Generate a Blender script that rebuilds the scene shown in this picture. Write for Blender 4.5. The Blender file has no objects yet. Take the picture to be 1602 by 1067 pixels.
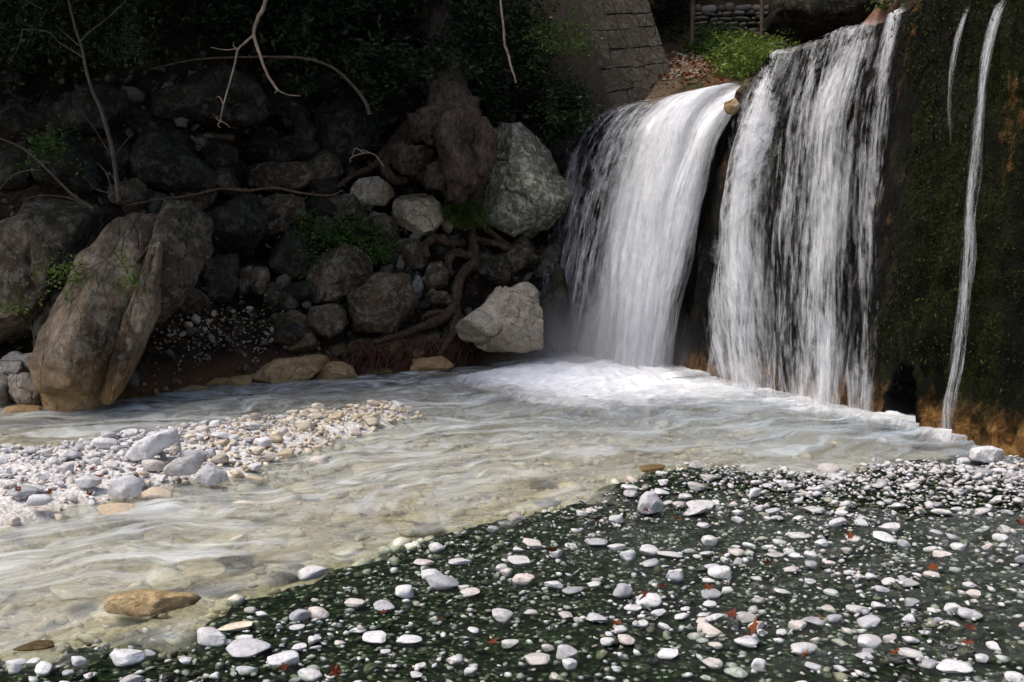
import bpy, bmesh, math, random
import numpy as np
from mathutils import Vector

random.seed(7)
RNG = np.random.default_rng(11)
S = bpy.context.scene
COL = S.collection

# ------------------------------------------------------------------ camera, sky, sun, exposure
CAM_H, FPX, CX, CY, HOR = 1.6, 1557.0, 801.0, 533.5, 390.0
PITCH = math.atan((CY - HOR) / FPX)
cam = bpy.data.objects.new('camera', bpy.data.cameras.new('camera'))
COL.objects.link(cam)
cam.location = (0, 0, CAM_H)
cam.rotation_euler = (math.pi / 2 - PITCH, 0, 0)
cam.data.sensor_width = 36.0
cam.data.lens = 36.0 * FPX / 1602.0
cam.data.clip_start = 0.05
cam.data.clip_end = 500
S.camera = cam

SUN_EL, SUN_AZ = math.radians(60), math.radians(-118)   # azimuth measured from +Y towards +X
world = bpy.data.worlds.new('World')
S.world = world
world.use_nodes = True
wn = world.node_tree
bg = wn.nodes['Background']
sky = wn.nodes.new('ShaderNodeTexSky')
sky.sky_type = 'NISHITA'
sky.sun_disc = False
sky.sun_elevation = SUN_EL
sky.sun_rotation = SUN_AZ
sky.air_density = 1.0
sky.dust_density = 4.0
sky.ozone_density = 1.0
wn.links.new(sky.outputs[0], bg.inputs[0])
bg.inputs[1].default_value = 0.13
sun = bpy.data.objects.new('sun', bpy.data.lights.new('sun', 'SUN'))
COL.objects.link(sun)
sun.data.energy = 1.5
sun.data.angle = math.radians(20)
sun.data.color = (1.0, 0.95, 0.88)
sd = Vector((math.sin(SUN_AZ) * math.cos(SUN_EL), math.cos(SUN_AZ) * math.cos(SUN_EL), math.sin(SUN_EL)))
sun.rotation_euler = sd.to_track_quat('Z', 'Y').to_euler()
S.view_settings.view_transform = 'Standard'
S.view_settings.look = 'None'
S.view_settings.gamma = 1.0
S.view_settings.use_curve_mapping = False
S.view_settings.exposure = 0.75
S.render.engine = 'CYCLES'
S.cycles.use_denoising = True
S.cycles.max_bounces = 8
S.cycles.transparent_max_bounces = 40
S.cycles.diffuse_bounces = 3
S.cycles.glossy_bounces = 3
S.cycles.sample_clamp_indirect = 4

# ------------------------------------------------------------------ numeric helpers
def lerp(a, b, t): return a + (b - a) * t
def sstep(a, b, x):
    t = np.clip((x - a) / (b - a), 0, 1)
    return t * t * (3 - 2 * t)

def _hash(ix, iy, iz, seed):
    h = (ix * 374761393 + iy * 668265263 + iz * 2147483647 + seed * 144665) & 0xFFFFFFFF
    h = ((h ^ (h >> 13)) * 1274126177) & 0xFFFFFFFF
    h = ((h ^ (h >> 16)) * 2246822519) & 0xFFFFFFFF
    return ((h ^ (h >> 15)) & 0xFFFFFF) / float(0xFFFFFF) * 2 - 1

def noise3(P, seed=0):
    P = np.asarray(P, float)
    I = np.floor(P).astype(np.int64)
    F = P - I
    F = F * F * F * (F * (F * 6 - 15) + 10)
    out = 0
    for dx in (0, 1):
        wx = F[:, 0] if dx else 1 - F[:, 0]
        for dy in (0, 1):
            wy = F[:, 1] if dy else 1 - F[:, 1]
            for dz in (0, 1):
                wz = F[:, 2] if dz else 1 - F[:, 2]
                out = out + wx * wy * wz * _hash(I[:, 0] + dx, I[:, 1] + dy, I[:, 2] + dz, seed)
    return out

def fbm(P, seed=0, octs=4, gain=0.5, lac=2.03):
    P = np.asarray(P, float)
    a, s, n = 1.0, 0.0, 0.0
    for k in range(octs):
        s = s + a * noise3(P, seed + k * 17)
        n += a
        a *= gain
        P = P * lac
    return s / n

def ridged(P, seed=0, octs=3):
    P = np.asarray(P, float)
    a, s, n = 1.0, 0.0, 0.0
    for k in range(octs):
        s = s + a * (1 - 2 * np.abs(noise3(P, seed + k * 13)))
        n += a
        a *= 0.5
        P = P * 2.1
    return s / n

# ------------------------------------------------------------------ camera rays -> places in the world
_c, _s = math.cos(PITCH), math.sin(PITCH)
def ray(x, y):
    a, b = (x - CX) / FPX, -(y - CY) / FPX
    return np.array([a, _c + b * _s, -_s + b * _c])
def at_y(x, y, Y):
    d = ray(x, y)
    return np.array([0, 0, CAM_H]) + d * (Y / d[1])
def ground_pt(x, y, z=0.0):
    d = ray(x, y)
    return np.array([0, 0, CAM_H]) + d * ((z - CAM_H) / d[2])
def px_size(Y): return Y / FPX
def project(P):
    P = np.atleast_2d(P)
    v = P - np.array([0, 0, CAM_H])
    f = v[:, 1] * _c - v[:, 2] * _s
    up = v[:, 1] * _s + v[:, 2] * _c
    f = np.maximum(f, 1e-3)
    return CX + FPX * v[:, 0] / f, CY - FPX * up / f, f

def march(x, y, fn, y0=6.0, y1=40.0, n=700):
    d = ray(x, y)
    Ys = np.linspace(y0, y1, n)
    P = np.array([0, 0, CAM_H]) + d[None, :] * (Ys / d[1])[:, None]
    h = fn(P[:, 0], P[:, 1])
    k = np.nonzero(P[:, 2] < h)[0]
    return P[k[0]] if len(k) else P[-1]

# ------------------------------------------------------------------ object helpers
def mesh_from(name, V, F, smooth=True):
    me = bpy.data.meshes.new(name)
    V = np.ascontiguousarray(V, dtype=np.float32)
    if isinstance(F, np.ndarray):
        nf, k = F.shape
        me.vertices.add(len(V)); me.vertices.foreach_set('co', V.ravel())
        me.loops.add(nf * k); me.loops.foreach_set('vertex_index', F.astype(np.int32).ravel())
        me.polygons.add(nf)
        me.polygons.foreach_set('loop_start', np.arange(0, nf * k, k, dtype=np.int32))
        me.update(calc_edges=True)
    else:
        me.from_pydata(V.tolist(), [], F)
    me.validate()
    if smooth:
        me.polygons.foreach_set('use_smooth', np.ones(len(me.polygons), dtype=bool))
    return me

def fattr(me, name, vals):
    a = me.attributes.new(name, 'FLOAT', 'POINT')
    a.data.foreach_set('value', np.ascontiguousarray(vals, dtype=np.float32))

def vattr(me, name, vals):
    a = me.attributes.new(name, 'FLOAT_VECTOR', 'POINT')
    a.data.foreach_set('vector', np.ascontiguousarray(vals, dtype=np.float32).ravel())

def link(name, me, mat=None, parent=None, label=None, cat=None, group=None, kind=None, loc=None):
    o = bpy.data.objects.new(name, me)
    COL.objects.link(o)
    if mat is not None and me is not None and len(me.materials) == 0:
        me.materials.append(mat)
    if parent is not None: o.parent = parent
    if loc is not None: o.location = loc
    if label: o['label'] = label
    if cat: o['category'] = cat
    if group: o['group'] = group
    if kind: o['kind'] = kind
    return o

def grid_faces(nu, nv):
    i = np.arange(nu - 1)[:, None] * nv + np.arange(nv - 1)[None, :]
    i = i.ravel()
    return np.stack([i, i + nv, i + nv + 1, i + 1], 1)

_ico = {}
def ico(n):
    if n not in _ico:
        bm = bmesh.new()
        bmesh.ops.create_icosphere(bm, subdivisions=n, radius=1)
        V = np.array([v.co[:] for v in bm.verts])
        F = np.array([[v.index for v in f.verts] for f in bm.faces])
        bm.free()
        _ico[n] = (V, F)
    return _ico[n]

def tube_geo(pts, rad, seg=8, lump=0.0, seed=0, close=True):
    P = np.array(pts, float); R = np.array(rad, float)
    T = np.gradient(P, axis=0)
    T /= np.linalg.norm(T, axis=1)[:, None] + 1e-9
    ref = np.array([0.13, 0.2, 0.97])
    A = np.cross(T, ref); A /= np.linalg.norm(A, axis=1)[:, None] + 1e-9
    B = np.cross(T, A)
    th = np.linspace(0, 2 * math.pi, seg, endpoint=False)
    rr = R[:, None] * np.ones((1, seg))
    V = P[:, None, :] + rr[:, :, None] * (A[:, None, :] * np.cos(th)[None, :, None] + B[:, None, :] * np.sin(th)[None, :, None])
    if lump:
        Vf = V.reshape(-1, 3)
        sc = 1.2 / max(R.mean(), 1e-3)
        f = 1 + lump * (fbm(Vf * sc * np.array([1, 1, 0.45]), seed, 3).reshape(V.shape[:2]) * 1.3)
        V = P[:, None, :] + (V - P[:, None, :]) * f[:, :, None]
    n = len(P)
    i = np.arange(n - 1)[:, None] * seg
    j = np.arange(seg)[None, :]
    a = (i + j).ravel(); b = (i + (j + 1) % seg).ravel()
    F = np.stack([a, b, b + seg, a + seg], 1)
    return V.reshape(-1, 3), F

def smooth_path(pts, n):
    P = np.array(pts, float)
    m = len(P)
    t = np.linspace(0, m - 1, n)
    i = np.clip(t.astype(int), 0, m - 2)
    f = (t - i)[:, None]
    p0 = P[np.clip(i - 1, 0, m - 1)]; p1 = P[i]; p2 = P[i + 1]; p3 = P[np.clip(i + 2, 0, m - 1)]
    return 0.5 * (2 * p1 + (p2 - p0) * f + (2 * p0 - 5 * p1 + 4 * p2 - p3) * f ** 2 + (3 * p1 - p0 - 3 * p2 + p3) * f ** 3)

def join_geo(parts):
    Vs, Fs, o = [], [], 0
    for V, F in parts:
        Vs.append(V); Fs.append(F + o); o += len(V)
    return np.concatenate(Vs), np.concatenate(Fs)

def leaf_geo(C, size, rng, aspect=0.45, droop=0.0, fold=0.25, up=0.3):
    """folded rhombic leaves, two triangles each"""
    n = len(C)
    size = np.broadcast_to(np.asarray(size, float), (n,))
    d = rng.normal(size=(n, 3)); d[:, 2] = d[:, 2] * 0.6 - droop
    d /= np.linalg.norm(d, axis=1)[:, None]
    nn = rng.normal(size=(n, 3)) * 0.8; nn[:, 2] += up; nn[:, 1] -= up * 0.6
    w = np.cross(d, nn); w /= np.linalg.norm(w, axis=1)[:, None] + 1e-9
    nn = np.cross(w, d)
    L = size[:, None]; W = L * aspect * 0.5
    base = C; tip = C + d * L
    mid = C + d * L * 0.45
    l = mid + w * W + nn * W * fold; r = mid - w * W + nn * W * fold
    V = np.stack([base, l, tip, r], 1).reshape(-1, 3)
    k = np.arange(n)[:, None] * 4
    F = np.concatenate([k + np.array([[0, 1, 2]]), k + np.array([[0, 2, 3]])])
    return V, F

# ------------------------------------------------------------------ materials
def new_mat(name):
    m = bpy.data.materials.new(name)
    m.use_nodes = True
    nt = m.node_tree
    for n in list(nt.nodes): nt.nodes.remove(n)
    return m, nt

class NT:
    def __init__(self, nt): self.nt = nt
    def n(self, t, **kw):
        x = self.nt.nodes.new(t)
        for k, v in kw.items(): setattr(x, k, v)
        return x
    def l(self, a, b): self.nt.links.new(a, b)
    def noise(self, vec, scale, detail=6, rough=0.55, dist=0.0):
        x = self.n('ShaderNodeTexNoise')
        x.inputs['Scale'].default_value = scale; x.inputs['Detail'].default_value = detail
        x.inputs['Roughness'].default_value = rough; x.inputs['Distortion'].default_value = dist
        if vec is not None: self.l(vec, x.inputs['Vector'])
        return x.outputs['Fac']
    def ramp(self, fac, stops, interp='LINEAR'):
        x = self.n('ShaderNodeValToRGB')
        cr = x.color_ramp; cr.interpolation = interp
        while len(cr.elements) < len(stops): cr.elements.new(0.5)
        for e, (p, c) in zip(cr.elements, stops):
            e.position = p
            e.color = (c[0], c[1], c[2], 1) if isinstance(c, (tuple, list)) else (c, c, c, 1)
        self.l(fac, x.inputs[0])
        return x.outputs[0]
    def mix(self, fac, a, b, blend='MIX'):
        x = self.n('ShaderNodeMix', data_type='RGBA', blend_type=blend)
        for sock, v in ((x.inputs[0], fac), (x.inputs[6], a), (x.inputs[7], b)):
            if hasattr(v, 'is_output'): self.l(v, sock)
            elif isinstance(v, (int, float)): sock.default_value = v
            else: sock.default_value = (v[0], v[1], v[2], 1)
        return x.outputs[2]
    def math(self, op, a, b=0.0, c=0.0, clamp=False):
        x = self.n('ShaderNodeMath', operation=op, use_clamp=clamp)
        for s, v in zip(x.inputs, (a, b, c)):
            if hasattr(v, 'is_output'): self.l(v, s)
            else: s.default_value = v
        return x.outputs[0]
    def attr(self, name, out='Fac'):
        x = self.n('ShaderNodeAttribute', attribute_name=name)
        return x.outputs[out]
    def bump(self, h, strength, dist):
        x = self.n('ShaderNodeBump')
        x.inputs['Strength'].default_value = strength; x.inputs['Distance'].default_value = dist
        self.l(h, x.inputs['Height'])
        return x.outputs[0]
    def mapping(self, vec, scale=(1, 1, 1), rot=(0, 0, 0)):
        x = self.n('ShaderNodeMapping')
        x.inputs['Scale'].default_value = scale; x.inputs['Rotation'].default_value = rot
        self.l(vec, x.inputs['Vector'])
        return x.outputs[0]
    def principled(self, color, rough=0.8, spec=0.3, normal=None):
        x = self.n('ShaderNodeBsdfPrincipled')
        for s, v in ((x.inputs['Base Color'], color), (x.inputs['Roughness'], rough)):
            if hasattr(v, 'is_output'): self.l(v, s)
            elif isinstance(v, (int, float)): s.default_value = v
            else: s.default_value = (v[0], v[1], v[2], 1)
        x.inputs['Specular IOR Level'].default_value = spec
        if normal is not None: self.l(normal, x.inputs['Normal'])
        return x.outputs[0]
    def out(self, sh):
        o = self.n('ShaderNodeOutputMaterial')
        self.l(sh, o.inputs[0])

def pos_of(N): return N.n('ShaderNodeNewGeometry').outputs['Position']

def rock_mat(name, dark, mid, light, lichen=0.0, lichen_col=(0.42, 0.42, 0.36), moss=0.0, ochre=0.6, wet=0.0, scale=1.0, strata=(1, 1, 1), bump=0.8):
    """weathered rock: blotches, veins, grain, lichen, ochre splash band near the water"""
    m, nt = new_mat(name); N = NT(nt)
    p = pos_of(N)
    ps = N.mapping(p, scale=strata, rot=(0.5, 0.35, 0.2))
    big = N.noise(ps, 1.6 * scale, 8, 0.62, 0.6)
    fine = N.noise(ps, 18 * scale, 9, 0.74, 0.2)
    grain = N.noise(p, 70, 4, 0.7)
    c = N.ramp(big, [(0.28, dark), (0.5, mid), (0.72, light)])
    fr = N.ramp(fine, [(0.32, 0.28), (0.52, 1.0), (0.70, 1.6)])
    c = N.mix(0.85, c, fr, 'MULTIPLY')
    crk = N.n('ShaderNodeTexVoronoi', feature='DISTANCE_TO_EDGE'); crk.inputs['Scale'].default_value = 1.5 * scale
    wv = N.n('ShaderNodeVectorMath', operation='ADD'); wn_ = N.n('ShaderNodeTexNoise'); wn_.inputs['Scale'].default_value = 1.3; wn_.inputs['Detail'].default_value = 1; N.l(ps, wn_.inputs['Vector']); N.l(ps, wv.inputs[0]); N.l(wn_.outputs['Color'], wv.inputs[1]); N.l(wv.outputs[0], crk.inputs['Vector'])
    ck = N.ramp(crk.outputs['Distance'], [(0.0, 0.0), (0.02, 1.0)])
    c = N.mix(N.math('MULTIPLY', N.ramp(big, [(0.42, 0.0), (0.6, 1.0)]), 0.45), c, ck, 'MULTIPLY')
    vein = N.ramp(N.noise(ps, 3.2 * scale, 9, 0.6, 1.8), [(0.465, 0.0), (0.49, 1.0), (0.51, 0.0)])
    c = N.mix(N.math('MULTIPLY', vein, 0.35), c, light)
    if lichen:
        li = N.ramp(N.noise(p, 9, 7, 0.72, 0.4), [(0.515, 0.0), (0.57, 1.0)])
        c = N.mix(N.math('MULTIPLY', li, lichen), c, lichen_col)
    if moss:
        nrm = N.n('ShaderNodeNewGeometry').outputs['Normal']
        sx = N.n('ShaderNodeSeparateXYZ'); N.l(nrm, sx.inputs[0])
        mf = N.math('MULTIPLY', N.ramp(N.noise(p, 4, 7, 0.7), [(0.42, 0.0), (0.6, 1.0)]), N.math('MULTIPLY_ADD', sx.outputs[2], 0.7, 0.3, True), clamp=True)
        c = N.mix(N.math('MULTIPLY', mf, moss), c, (0.03, 0.042, 0.012))
    if ochre:
        sp = N.n('ShaderNodeSeparateXYZ'); N.l(p, sp.inputs[0])
        h = N.math('MULTIPLY_ADD', N.noise(p, 5, 5, 0.6), 0.5, sp.outputs[2])
        of = N.ramp(h, [(0.28, 1.0), (0.85, 0.0)])
        c = N.mix(N.math('MULTIPLY', of, ochre), c, N.mix(fine, (0.20, 0.10, 0.03), (0.50, 0.34, 0.16)))
    hgt = N.math('ADD', N.math('MULTIPLY', fine, 0.6), N.math('MULTIPLY', grain, 0.18))
    hgt = N.math('SUBTRACT', hgt, N.math('MULTIPLY', vein, 0.12))
    hgt = N.math('ADD', hgt, N.math('MULTIPLY', N.noise(ps, 4.5 * scale, 7, 0.65, 0.8), 0.9))
    hgt = N.math('ADD', hgt, N.math('MULTIPLY', ck, 0.35))
    sh = N.principled(c, 0.35 if wet else 0.85, 0.5 if wet else 0.10, N.bump(hgt, bump, 0.10))
    N.out(sh)
    return m

def pebble_mat(name, stops, wet_dark=0.0, ochre=0.0, algae=0.0, rough=0.75, spec=0.2):
    """per-stone tint from the object's or the island's own random number"""
    m, nt = new_mat(name); N = NT(nt)
    oi = N.n('ShaderNodeObjectInfo').outputs['Random']
    ri = N.n('ShaderNodeNewGeometry').outputs['Random Per Island']
    r = N.math('FRACT', N.math('ADD', N.math('MULTIPLY', oi, 7.13), N.math('MULTIPLY', ri, 3.7)))
    tc = N.n('ShaderNodeTexCoord').outputs['Object']
    p = pos_of(N)
    c = N.ramp(r, stops)
    b = N.noise(p, 22, 7, 0.65, 0.8)
    c = N.mix(0.75, c, N.ramp(b, [(0.3, 0.5), (0.5, 0.95), (0.7, 1.15)]), 'MULTIPLY')
    vein = N.ramp(N.noise(N.mapping(p, (1, 2.4, 2.4), (0.3, 0.8, 0.5)), 16, 8, 0.6, 1.5), [(0.44, 0.0), (0.5, 1.0), (0.55, 0.0)])
    c = N.mix(N.math('MULTIPLY', vein, 0.42), c, (0.27, 0.26, 0.26))
    if ochre:
        f = N.ramp(N.noise(p, 5, 5, 0.6), [(0.4, 0.0), (0.62, 1.0)])
        c = N.mix(N.math('MULTIPLY', f, ochre), c, (0.52, 0.36, 0.18))
    if algae:
        sp = N.n('ShaderNodeSeparateXYZ'); N.l(p, sp.inputs[0])
        h = N.math('ADD', N.math('MULTIPLY_ADD', N.noise(p, 30, 5, 0.65), 0.05, sp.outputs[2]), 0.055)
        f = N.ramp(h, [(0.028, 1.0), (0.052, 0.0)])
        c = N.mix(N.math('MULTIPLY', f, algae), c, (0.045, 0.05, 0.022))
    nb = N.bump(N.math('ADD', N.noise(p, 60, 6, 0.65), b), 0.5, 0.012)
    N.out(N.principled(c, rough, spec, nb))
    return m

def leaf_mat(name, stops, trans=0.35, rough=0.4):
    m, nt = new_mat(name); N = NT(nt)
    ri = N.n('ShaderNodeNewGeometry').outputs['Random Per Island']
    oi = N.n('ShaderNodeObjectInfo').outputs['Random']
    c = N.ramp(N.math('FRACT', N.math('ADD', ri, oi)), stops)
    b = N.principled(c, rough, 0.18)
    t = N.n('ShaderNodeBsdfTranslucent'); N.l(c, t.inputs[0])
    mx = N.n('ShaderNodeMixShader'); mx.inputs[0].default_value = trans
    N.l(b, mx.inputs[1]); N.l(t.outputs[0], mx.inputs[2])
    N.out(mx.outputs[0])
    return m

def bark_mat(name, dark, light, scale=18):
    m, nt = new_mat(name); N = NT(nt)
    p = pos_of(N)
    a = N.noise(N.mapping(p, (1, 1, 0.35)), scale, 8, 0.7, 0.6)
    c = N.ramp(a, [(0.3, dark), (0.7, light)])
    b = N.noise(p, 3.5, 5, 0.6)
    c = N.mix(0.7, c, N.ramp(b, [(0.35, 0.6), (0.65, 1.25)]), 'MULTIPLY')
    N.out(N.principled(c, 0.85, 0.08, N.bump(a, 1.0, 0.05)))
    return m

M = {}
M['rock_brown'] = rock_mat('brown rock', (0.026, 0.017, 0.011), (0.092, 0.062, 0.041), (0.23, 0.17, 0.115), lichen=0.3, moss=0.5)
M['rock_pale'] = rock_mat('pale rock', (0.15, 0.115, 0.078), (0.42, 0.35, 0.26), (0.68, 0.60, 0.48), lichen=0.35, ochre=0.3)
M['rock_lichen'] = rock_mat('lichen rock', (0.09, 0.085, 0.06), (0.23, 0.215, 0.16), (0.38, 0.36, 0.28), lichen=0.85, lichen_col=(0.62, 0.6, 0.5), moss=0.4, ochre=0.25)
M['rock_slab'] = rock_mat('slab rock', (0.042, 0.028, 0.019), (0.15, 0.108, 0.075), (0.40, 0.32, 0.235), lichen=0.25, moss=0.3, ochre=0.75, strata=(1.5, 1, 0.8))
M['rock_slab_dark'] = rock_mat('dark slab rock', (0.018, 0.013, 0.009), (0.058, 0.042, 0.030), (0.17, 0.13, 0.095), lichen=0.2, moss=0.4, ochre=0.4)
M['rock_dark'] = rock_mat('dark rock', (0.008, 0.007, 0.006), (0.022, 0.019, 0.016), (0.062, 0.053, 0.044), lichen=0.22, lichen_col=(0.2, 0.2, 0.165), moss=0.6, ochre=0.35)  # dark rock, lowered further to put the upper bank's shade into its colour
M['rock_tan'] = rock_mat('tan rock', (0.22, 0.14, 0.07), (0.44, 0.31, 0.17), (0.58, 0.45, 0.29), ochre=0.5)
M['rock_gold'] = rock_mat('golden rock', (0.26, 0.16, 0.07), (0.50, 0.36, 0.19), (0.66, 0.52, 0.32), ochre=0.15)
M['rock_grey'] = rock_mat('cracked grey rock', (0.13, 0.12, 0.115), (0.27, 0.255, 0.24), (0.42, 0.40, 0.38), lichen=0.2, ochre=0.35)
WHITE = [(0.0, (0.52, 0.50, 0.49)), (0.42, (0.66, 0.65, 0.65)), (0.60, (0.47, 0.46, 0.47)), (0.72, (0.31, 0.31, 0.33)), (0.82, (0.60, 0.53, 0.48)), (0.93, (0.56, 0.50, 0.46)), (1.0, (0.34, 0.34, 0.35))]
TAN = [(0.0, (0.58, 0.46, 0.31)), (0.4, (0.68, 0.60, 0.47)), (0.7, (0.48, 0.37, 0.25)), (0.9, (0.34, 0.30, 0.26)), (1.0, (0.60, 0.52, 0.42))]
GREEN = [(0.0, (0.006, 0.010, 0.005)), (0.4, (0.012, 0.019, 0.008)), (0.65, (0.04, 0.048, 0.016)), (0.76, (0.03, 0.033, 0.024)), (0.88, (0.15, 0.155, 0.085)), (1.0, (0.34, 0.34, 0.26))]
M['peb_white'] = pebble_mat('white limestone', WHITE, algae=0.0)
M['peb_grey'] = pebble_mat('grey limestone', [(0, (0.40, 0.38, 0.37)), (1, (0.46, 0.44, 0.43))])
M['peb_fore'] = pebble_mat('white limestone with algae foot', WHITE, algae=0.85)
M['peb_sub'] = pebble_mat('yellowish boulder', [(0, (0.66, 0.60, 0.47)), (0.6, (0.74, 0.70, 0.60)), (1, (0.54, 0.46, 0.36))], rough=0.5)
M['peb_tan'] = pebble_mat('tan limestone', TAN, rough=0.5)
M['peb_green'] = pebble_mat('algae coated pebble', GREEN, rough=0.4, spec=0.15)
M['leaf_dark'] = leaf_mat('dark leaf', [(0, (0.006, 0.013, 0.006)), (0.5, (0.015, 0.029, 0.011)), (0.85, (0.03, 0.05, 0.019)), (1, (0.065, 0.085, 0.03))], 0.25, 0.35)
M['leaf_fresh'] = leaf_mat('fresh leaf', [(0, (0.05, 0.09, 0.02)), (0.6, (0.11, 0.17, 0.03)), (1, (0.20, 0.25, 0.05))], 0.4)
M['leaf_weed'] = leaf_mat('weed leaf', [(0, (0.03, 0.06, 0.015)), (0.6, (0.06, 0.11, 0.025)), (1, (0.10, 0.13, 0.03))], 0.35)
M['leaf_dead'] = leaf_mat('dead leaf', [(0, (0.14, 0.032, 0.012)), (0.4, (0.22, 0.065, 0.02)), (0.75, (0.11, 0.024, 0.012)), (1, (0.27, 0.11, 0.035))], 0.2, 0.55)
M['grass'] = leaf_mat('grass blade', [(0, (0.05, 0.09, 0.02)), (0.6, (0.10, 0.15, 0.035)), (1, (0.20, 0.20, 0.07))], 0.35)
M['bark'] = bark_mat('brown bark', (0.045, 0.034, 0.026), (0.17, 0.125, 0.095))
M['bark_pale'] = bark_mat('pale bark', (0.17, 0.12, 0.09), (0.46, 0.36, 0.29), 40)
M['bark_root'] = bark_mat('root bark', (0.022, 0.014, 0.010), (0.15, 0.10, 0.072), 26)
M['bark_burl'] = bark_mat('burl bark', (0.016, 0.011, 0.008), (0.15, 0.11, 0.085), 26)
M['bark_dark'] = bark_mat('dark bark', (0.02, 0.016, 0.013), (0.075, 0.06, 0.048), 24)
M['root_red'] = leaf_mat('red rootlet', [(0, (0.075, 0.022, 0.014)), (0.6, (0.045, 0.024, 0.016)), (1, (0.10, 0.05, 0.03))], 0.0, 0.6)

# ------------------------------------------------------------------ ground plan
BANK = np.array([(-40, 7.5), (-14, 8.8), (-5.0, 9.9), (-4.2, 10.2), (-3.5, 11.5), (-2.0, 12.5), (-0.86, 13.3), (0.46, 14.5), (1.2, 15.9), (2.2, 17.5), (6, 22)])
def bank_y(x): return np.interp(x, BANK[:, 0], BANK[:, 1])
def hill_h(x, y):
    s = (y - bank_y(x)) * 0.9
    base = np.where(s < 0, s * 1.2, np.where(s < 0.35, s * 1.2, 0.42 + (s - 0.35) * 1.5))
    base = np.where(s > 4.5, 0.42 + 4.15 * 1.5 + (s - 4.5) * 0.8, base)
    return base - 0.15

def poly_px(pts): return np.array([ground_pt(x, y)[:2] for x, y in pts])
BAR = poly_px([(-500, 700), (0, 712), (110, 695), (190, 682), (300, 668), (440, 655), (560, 640), (620, 630), (682, 650), (640, 672), (560, 690), (480, 722), (420, 748), (330, 758), (250, 780), (170, 792), (100, 806), (0, 828), (-400, 900)])
ALG = poly_px([(-900, 1120), (-200, 1045), (0, 1005), (150, 980), (300, 955), (480, 893), (600, 855), (720, 812), (850, 785), (1000, 742), (1090, 722), (1180, 735), (1300, 738), (1400, 722), (1520, 708), (1660, 690), (2300, 720)])
ALG = np.concatenate([ALG, [(9, 4), (9, -12), (-14, -12), (-14, 2)]])
def poly_sdf(poly, X, Y):
    P = np.stack([X, Y], 1)
    d = np.full(len(P), 1e9); ins = np.zeros(len(P), bool)
    n = len(poly)
    for i in range(n):
        a, b = poly[i], poly[(i + 1) % n]
        e = b - a; w = P - a
        t = np.clip((w @ e) / (e @ e), 0, 1)
        d = np.minimum(d, np.linalg.norm(w - t[:, None] * e, axis=1))
        c = ((a[1] <= P[:, 1]) != (b[1] <= P[:, 1]))
        xi = a[0] + (P[:, 1] - a[1]) * e[0] / (e[1] if abs(e[1]) > 1e-9 else 1e-9)
        ins ^= c & (P[:, 0] < xi)
    return np.where(ins, d, -d)          # positive inside

def bed_fields(X, Y):
    X = np.asarray(X, float); Y = np.asarray(Y, float)
    wob = fbm(np.stack([X * 1.3, Y * 1.3, 0 * X], 1), 3, 4) * 0.22
    bar = sstep(-0.25, 0.45, poly_sdf(BAR, X, Y) + wob)
    sal = poly_sdf(ALG, X, Y)
    alg = sstep(-0.12, 0.16, sal + wob * 1.1 + 0.22 * fbm(np.stack([X * 5, Y * 5, 0 * X], 1), 8, 3))
    rb = np.exp(-(((X - 2.6) / 1.7) ** 2 + ((Y - 6.75) / 0.55) ** 2))   # white pebble bank on the right
    return bar, alg, rb, sal
def bed_h(X, Y, flds=None):
    X = np.asarray(X, float); Y = np.asarray(Y, float)
    bar, alg, rb, sal = flds if flds is not None else bed_fields(X, Y)
    n = fbm(np.stack([X * 2.2, Y * 2.2, 0 * X], 1), 5, 4)
    z = -0.17 + 0.05 * n
    z = lerp(z, -0.045 + 0.03 * n, alg)
    z = lerp(z, 0.075 + 0.03 * n, bar)
    z = z + rb * 0.06
    return z

# ------------------------------------------------------------------ weir surface (lip to foot)
LIP = np.array([(7.6, 2.0, 4.7), (5.6, 6.0, 4.5), (4.72, 8.8, 4.38), (4.13, 10.4, 4.06), (3.72, 11.6, 4.0), (3.34, 12.6, 3.98), (3.285, 12.76, 3.94), (3.18, 13.2, 3.62), (3.0, 13.9, 3.76), (2.35, 14.9, 3.76), (1.5, 15.7, 3.68), (0.9, 16.4, 3.5)])
FOOT = np.array([(6.3, 2.5, -0.3), (4.72, 6.2, -0.3), (4.05, 8.1, -0.3), (3.45, 9.7, -0.3), (2.98, 11.0, -0.3), (2.62, 12.0, -0.3), (2.56, 12.2, -0.3), (2.42, 12.6, -0.3), (2.2, 13.2, -0.3), (1.75, 14.1, -0.3), (1.05, 15.0, -0.3), (0.5, 15.8, -0.3)])
def cat(P, u):
    m = len(P); t = np.clip(np.asarray(u, float), 0, 1) * (m - 1)
    i = np.clip(t.astype(int), 0, m - 2); f = (t - i)[..., None]
    p0 = P[np.clip(i - 1, 0, m - 1)]; p1 = P[i]; p2 = P[i + 1]; p3 = P[np.clip(i + 2, 0, m - 1)]
    return 0.5 * (2 * p1 + (p2 - p0) * f + (2 * p0 - 5 * p1 + 4 * p2 - p3) * f ** 2 + (3 * p1 - p0 - 3 * p2 + p3) * f ** 3)
BACK = np.array([0.86, 0.51, 0.0])
def weir(u, t):
    """u along the weir (0 right .. 1 left), t from the lip (0) to the foot (1); negative t runs back over the crest"""
    u = np.asarray(u, float); t = np.asarray(t, float)
    L, B = cat(LIP, u), cat(FOOT, u)
    power = 1.22 + 0.58 * sstep(0.47, 0.64, u)          # the left end leaps out, the right part hugs the wall
    tt = np.clip(t, 0, 1)[..., None]
    P = L + (B - L) * tt
    P[..., 2] = L[..., 2] + (B[..., 2] - L[..., 2]) * np.clip(t, 0, 1) ** power
    back = np.clip(-t, 0, 1)[..., None]
    return P + BACK * back * 2.0 + np.array([0, 0, -0.05]) * back
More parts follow.
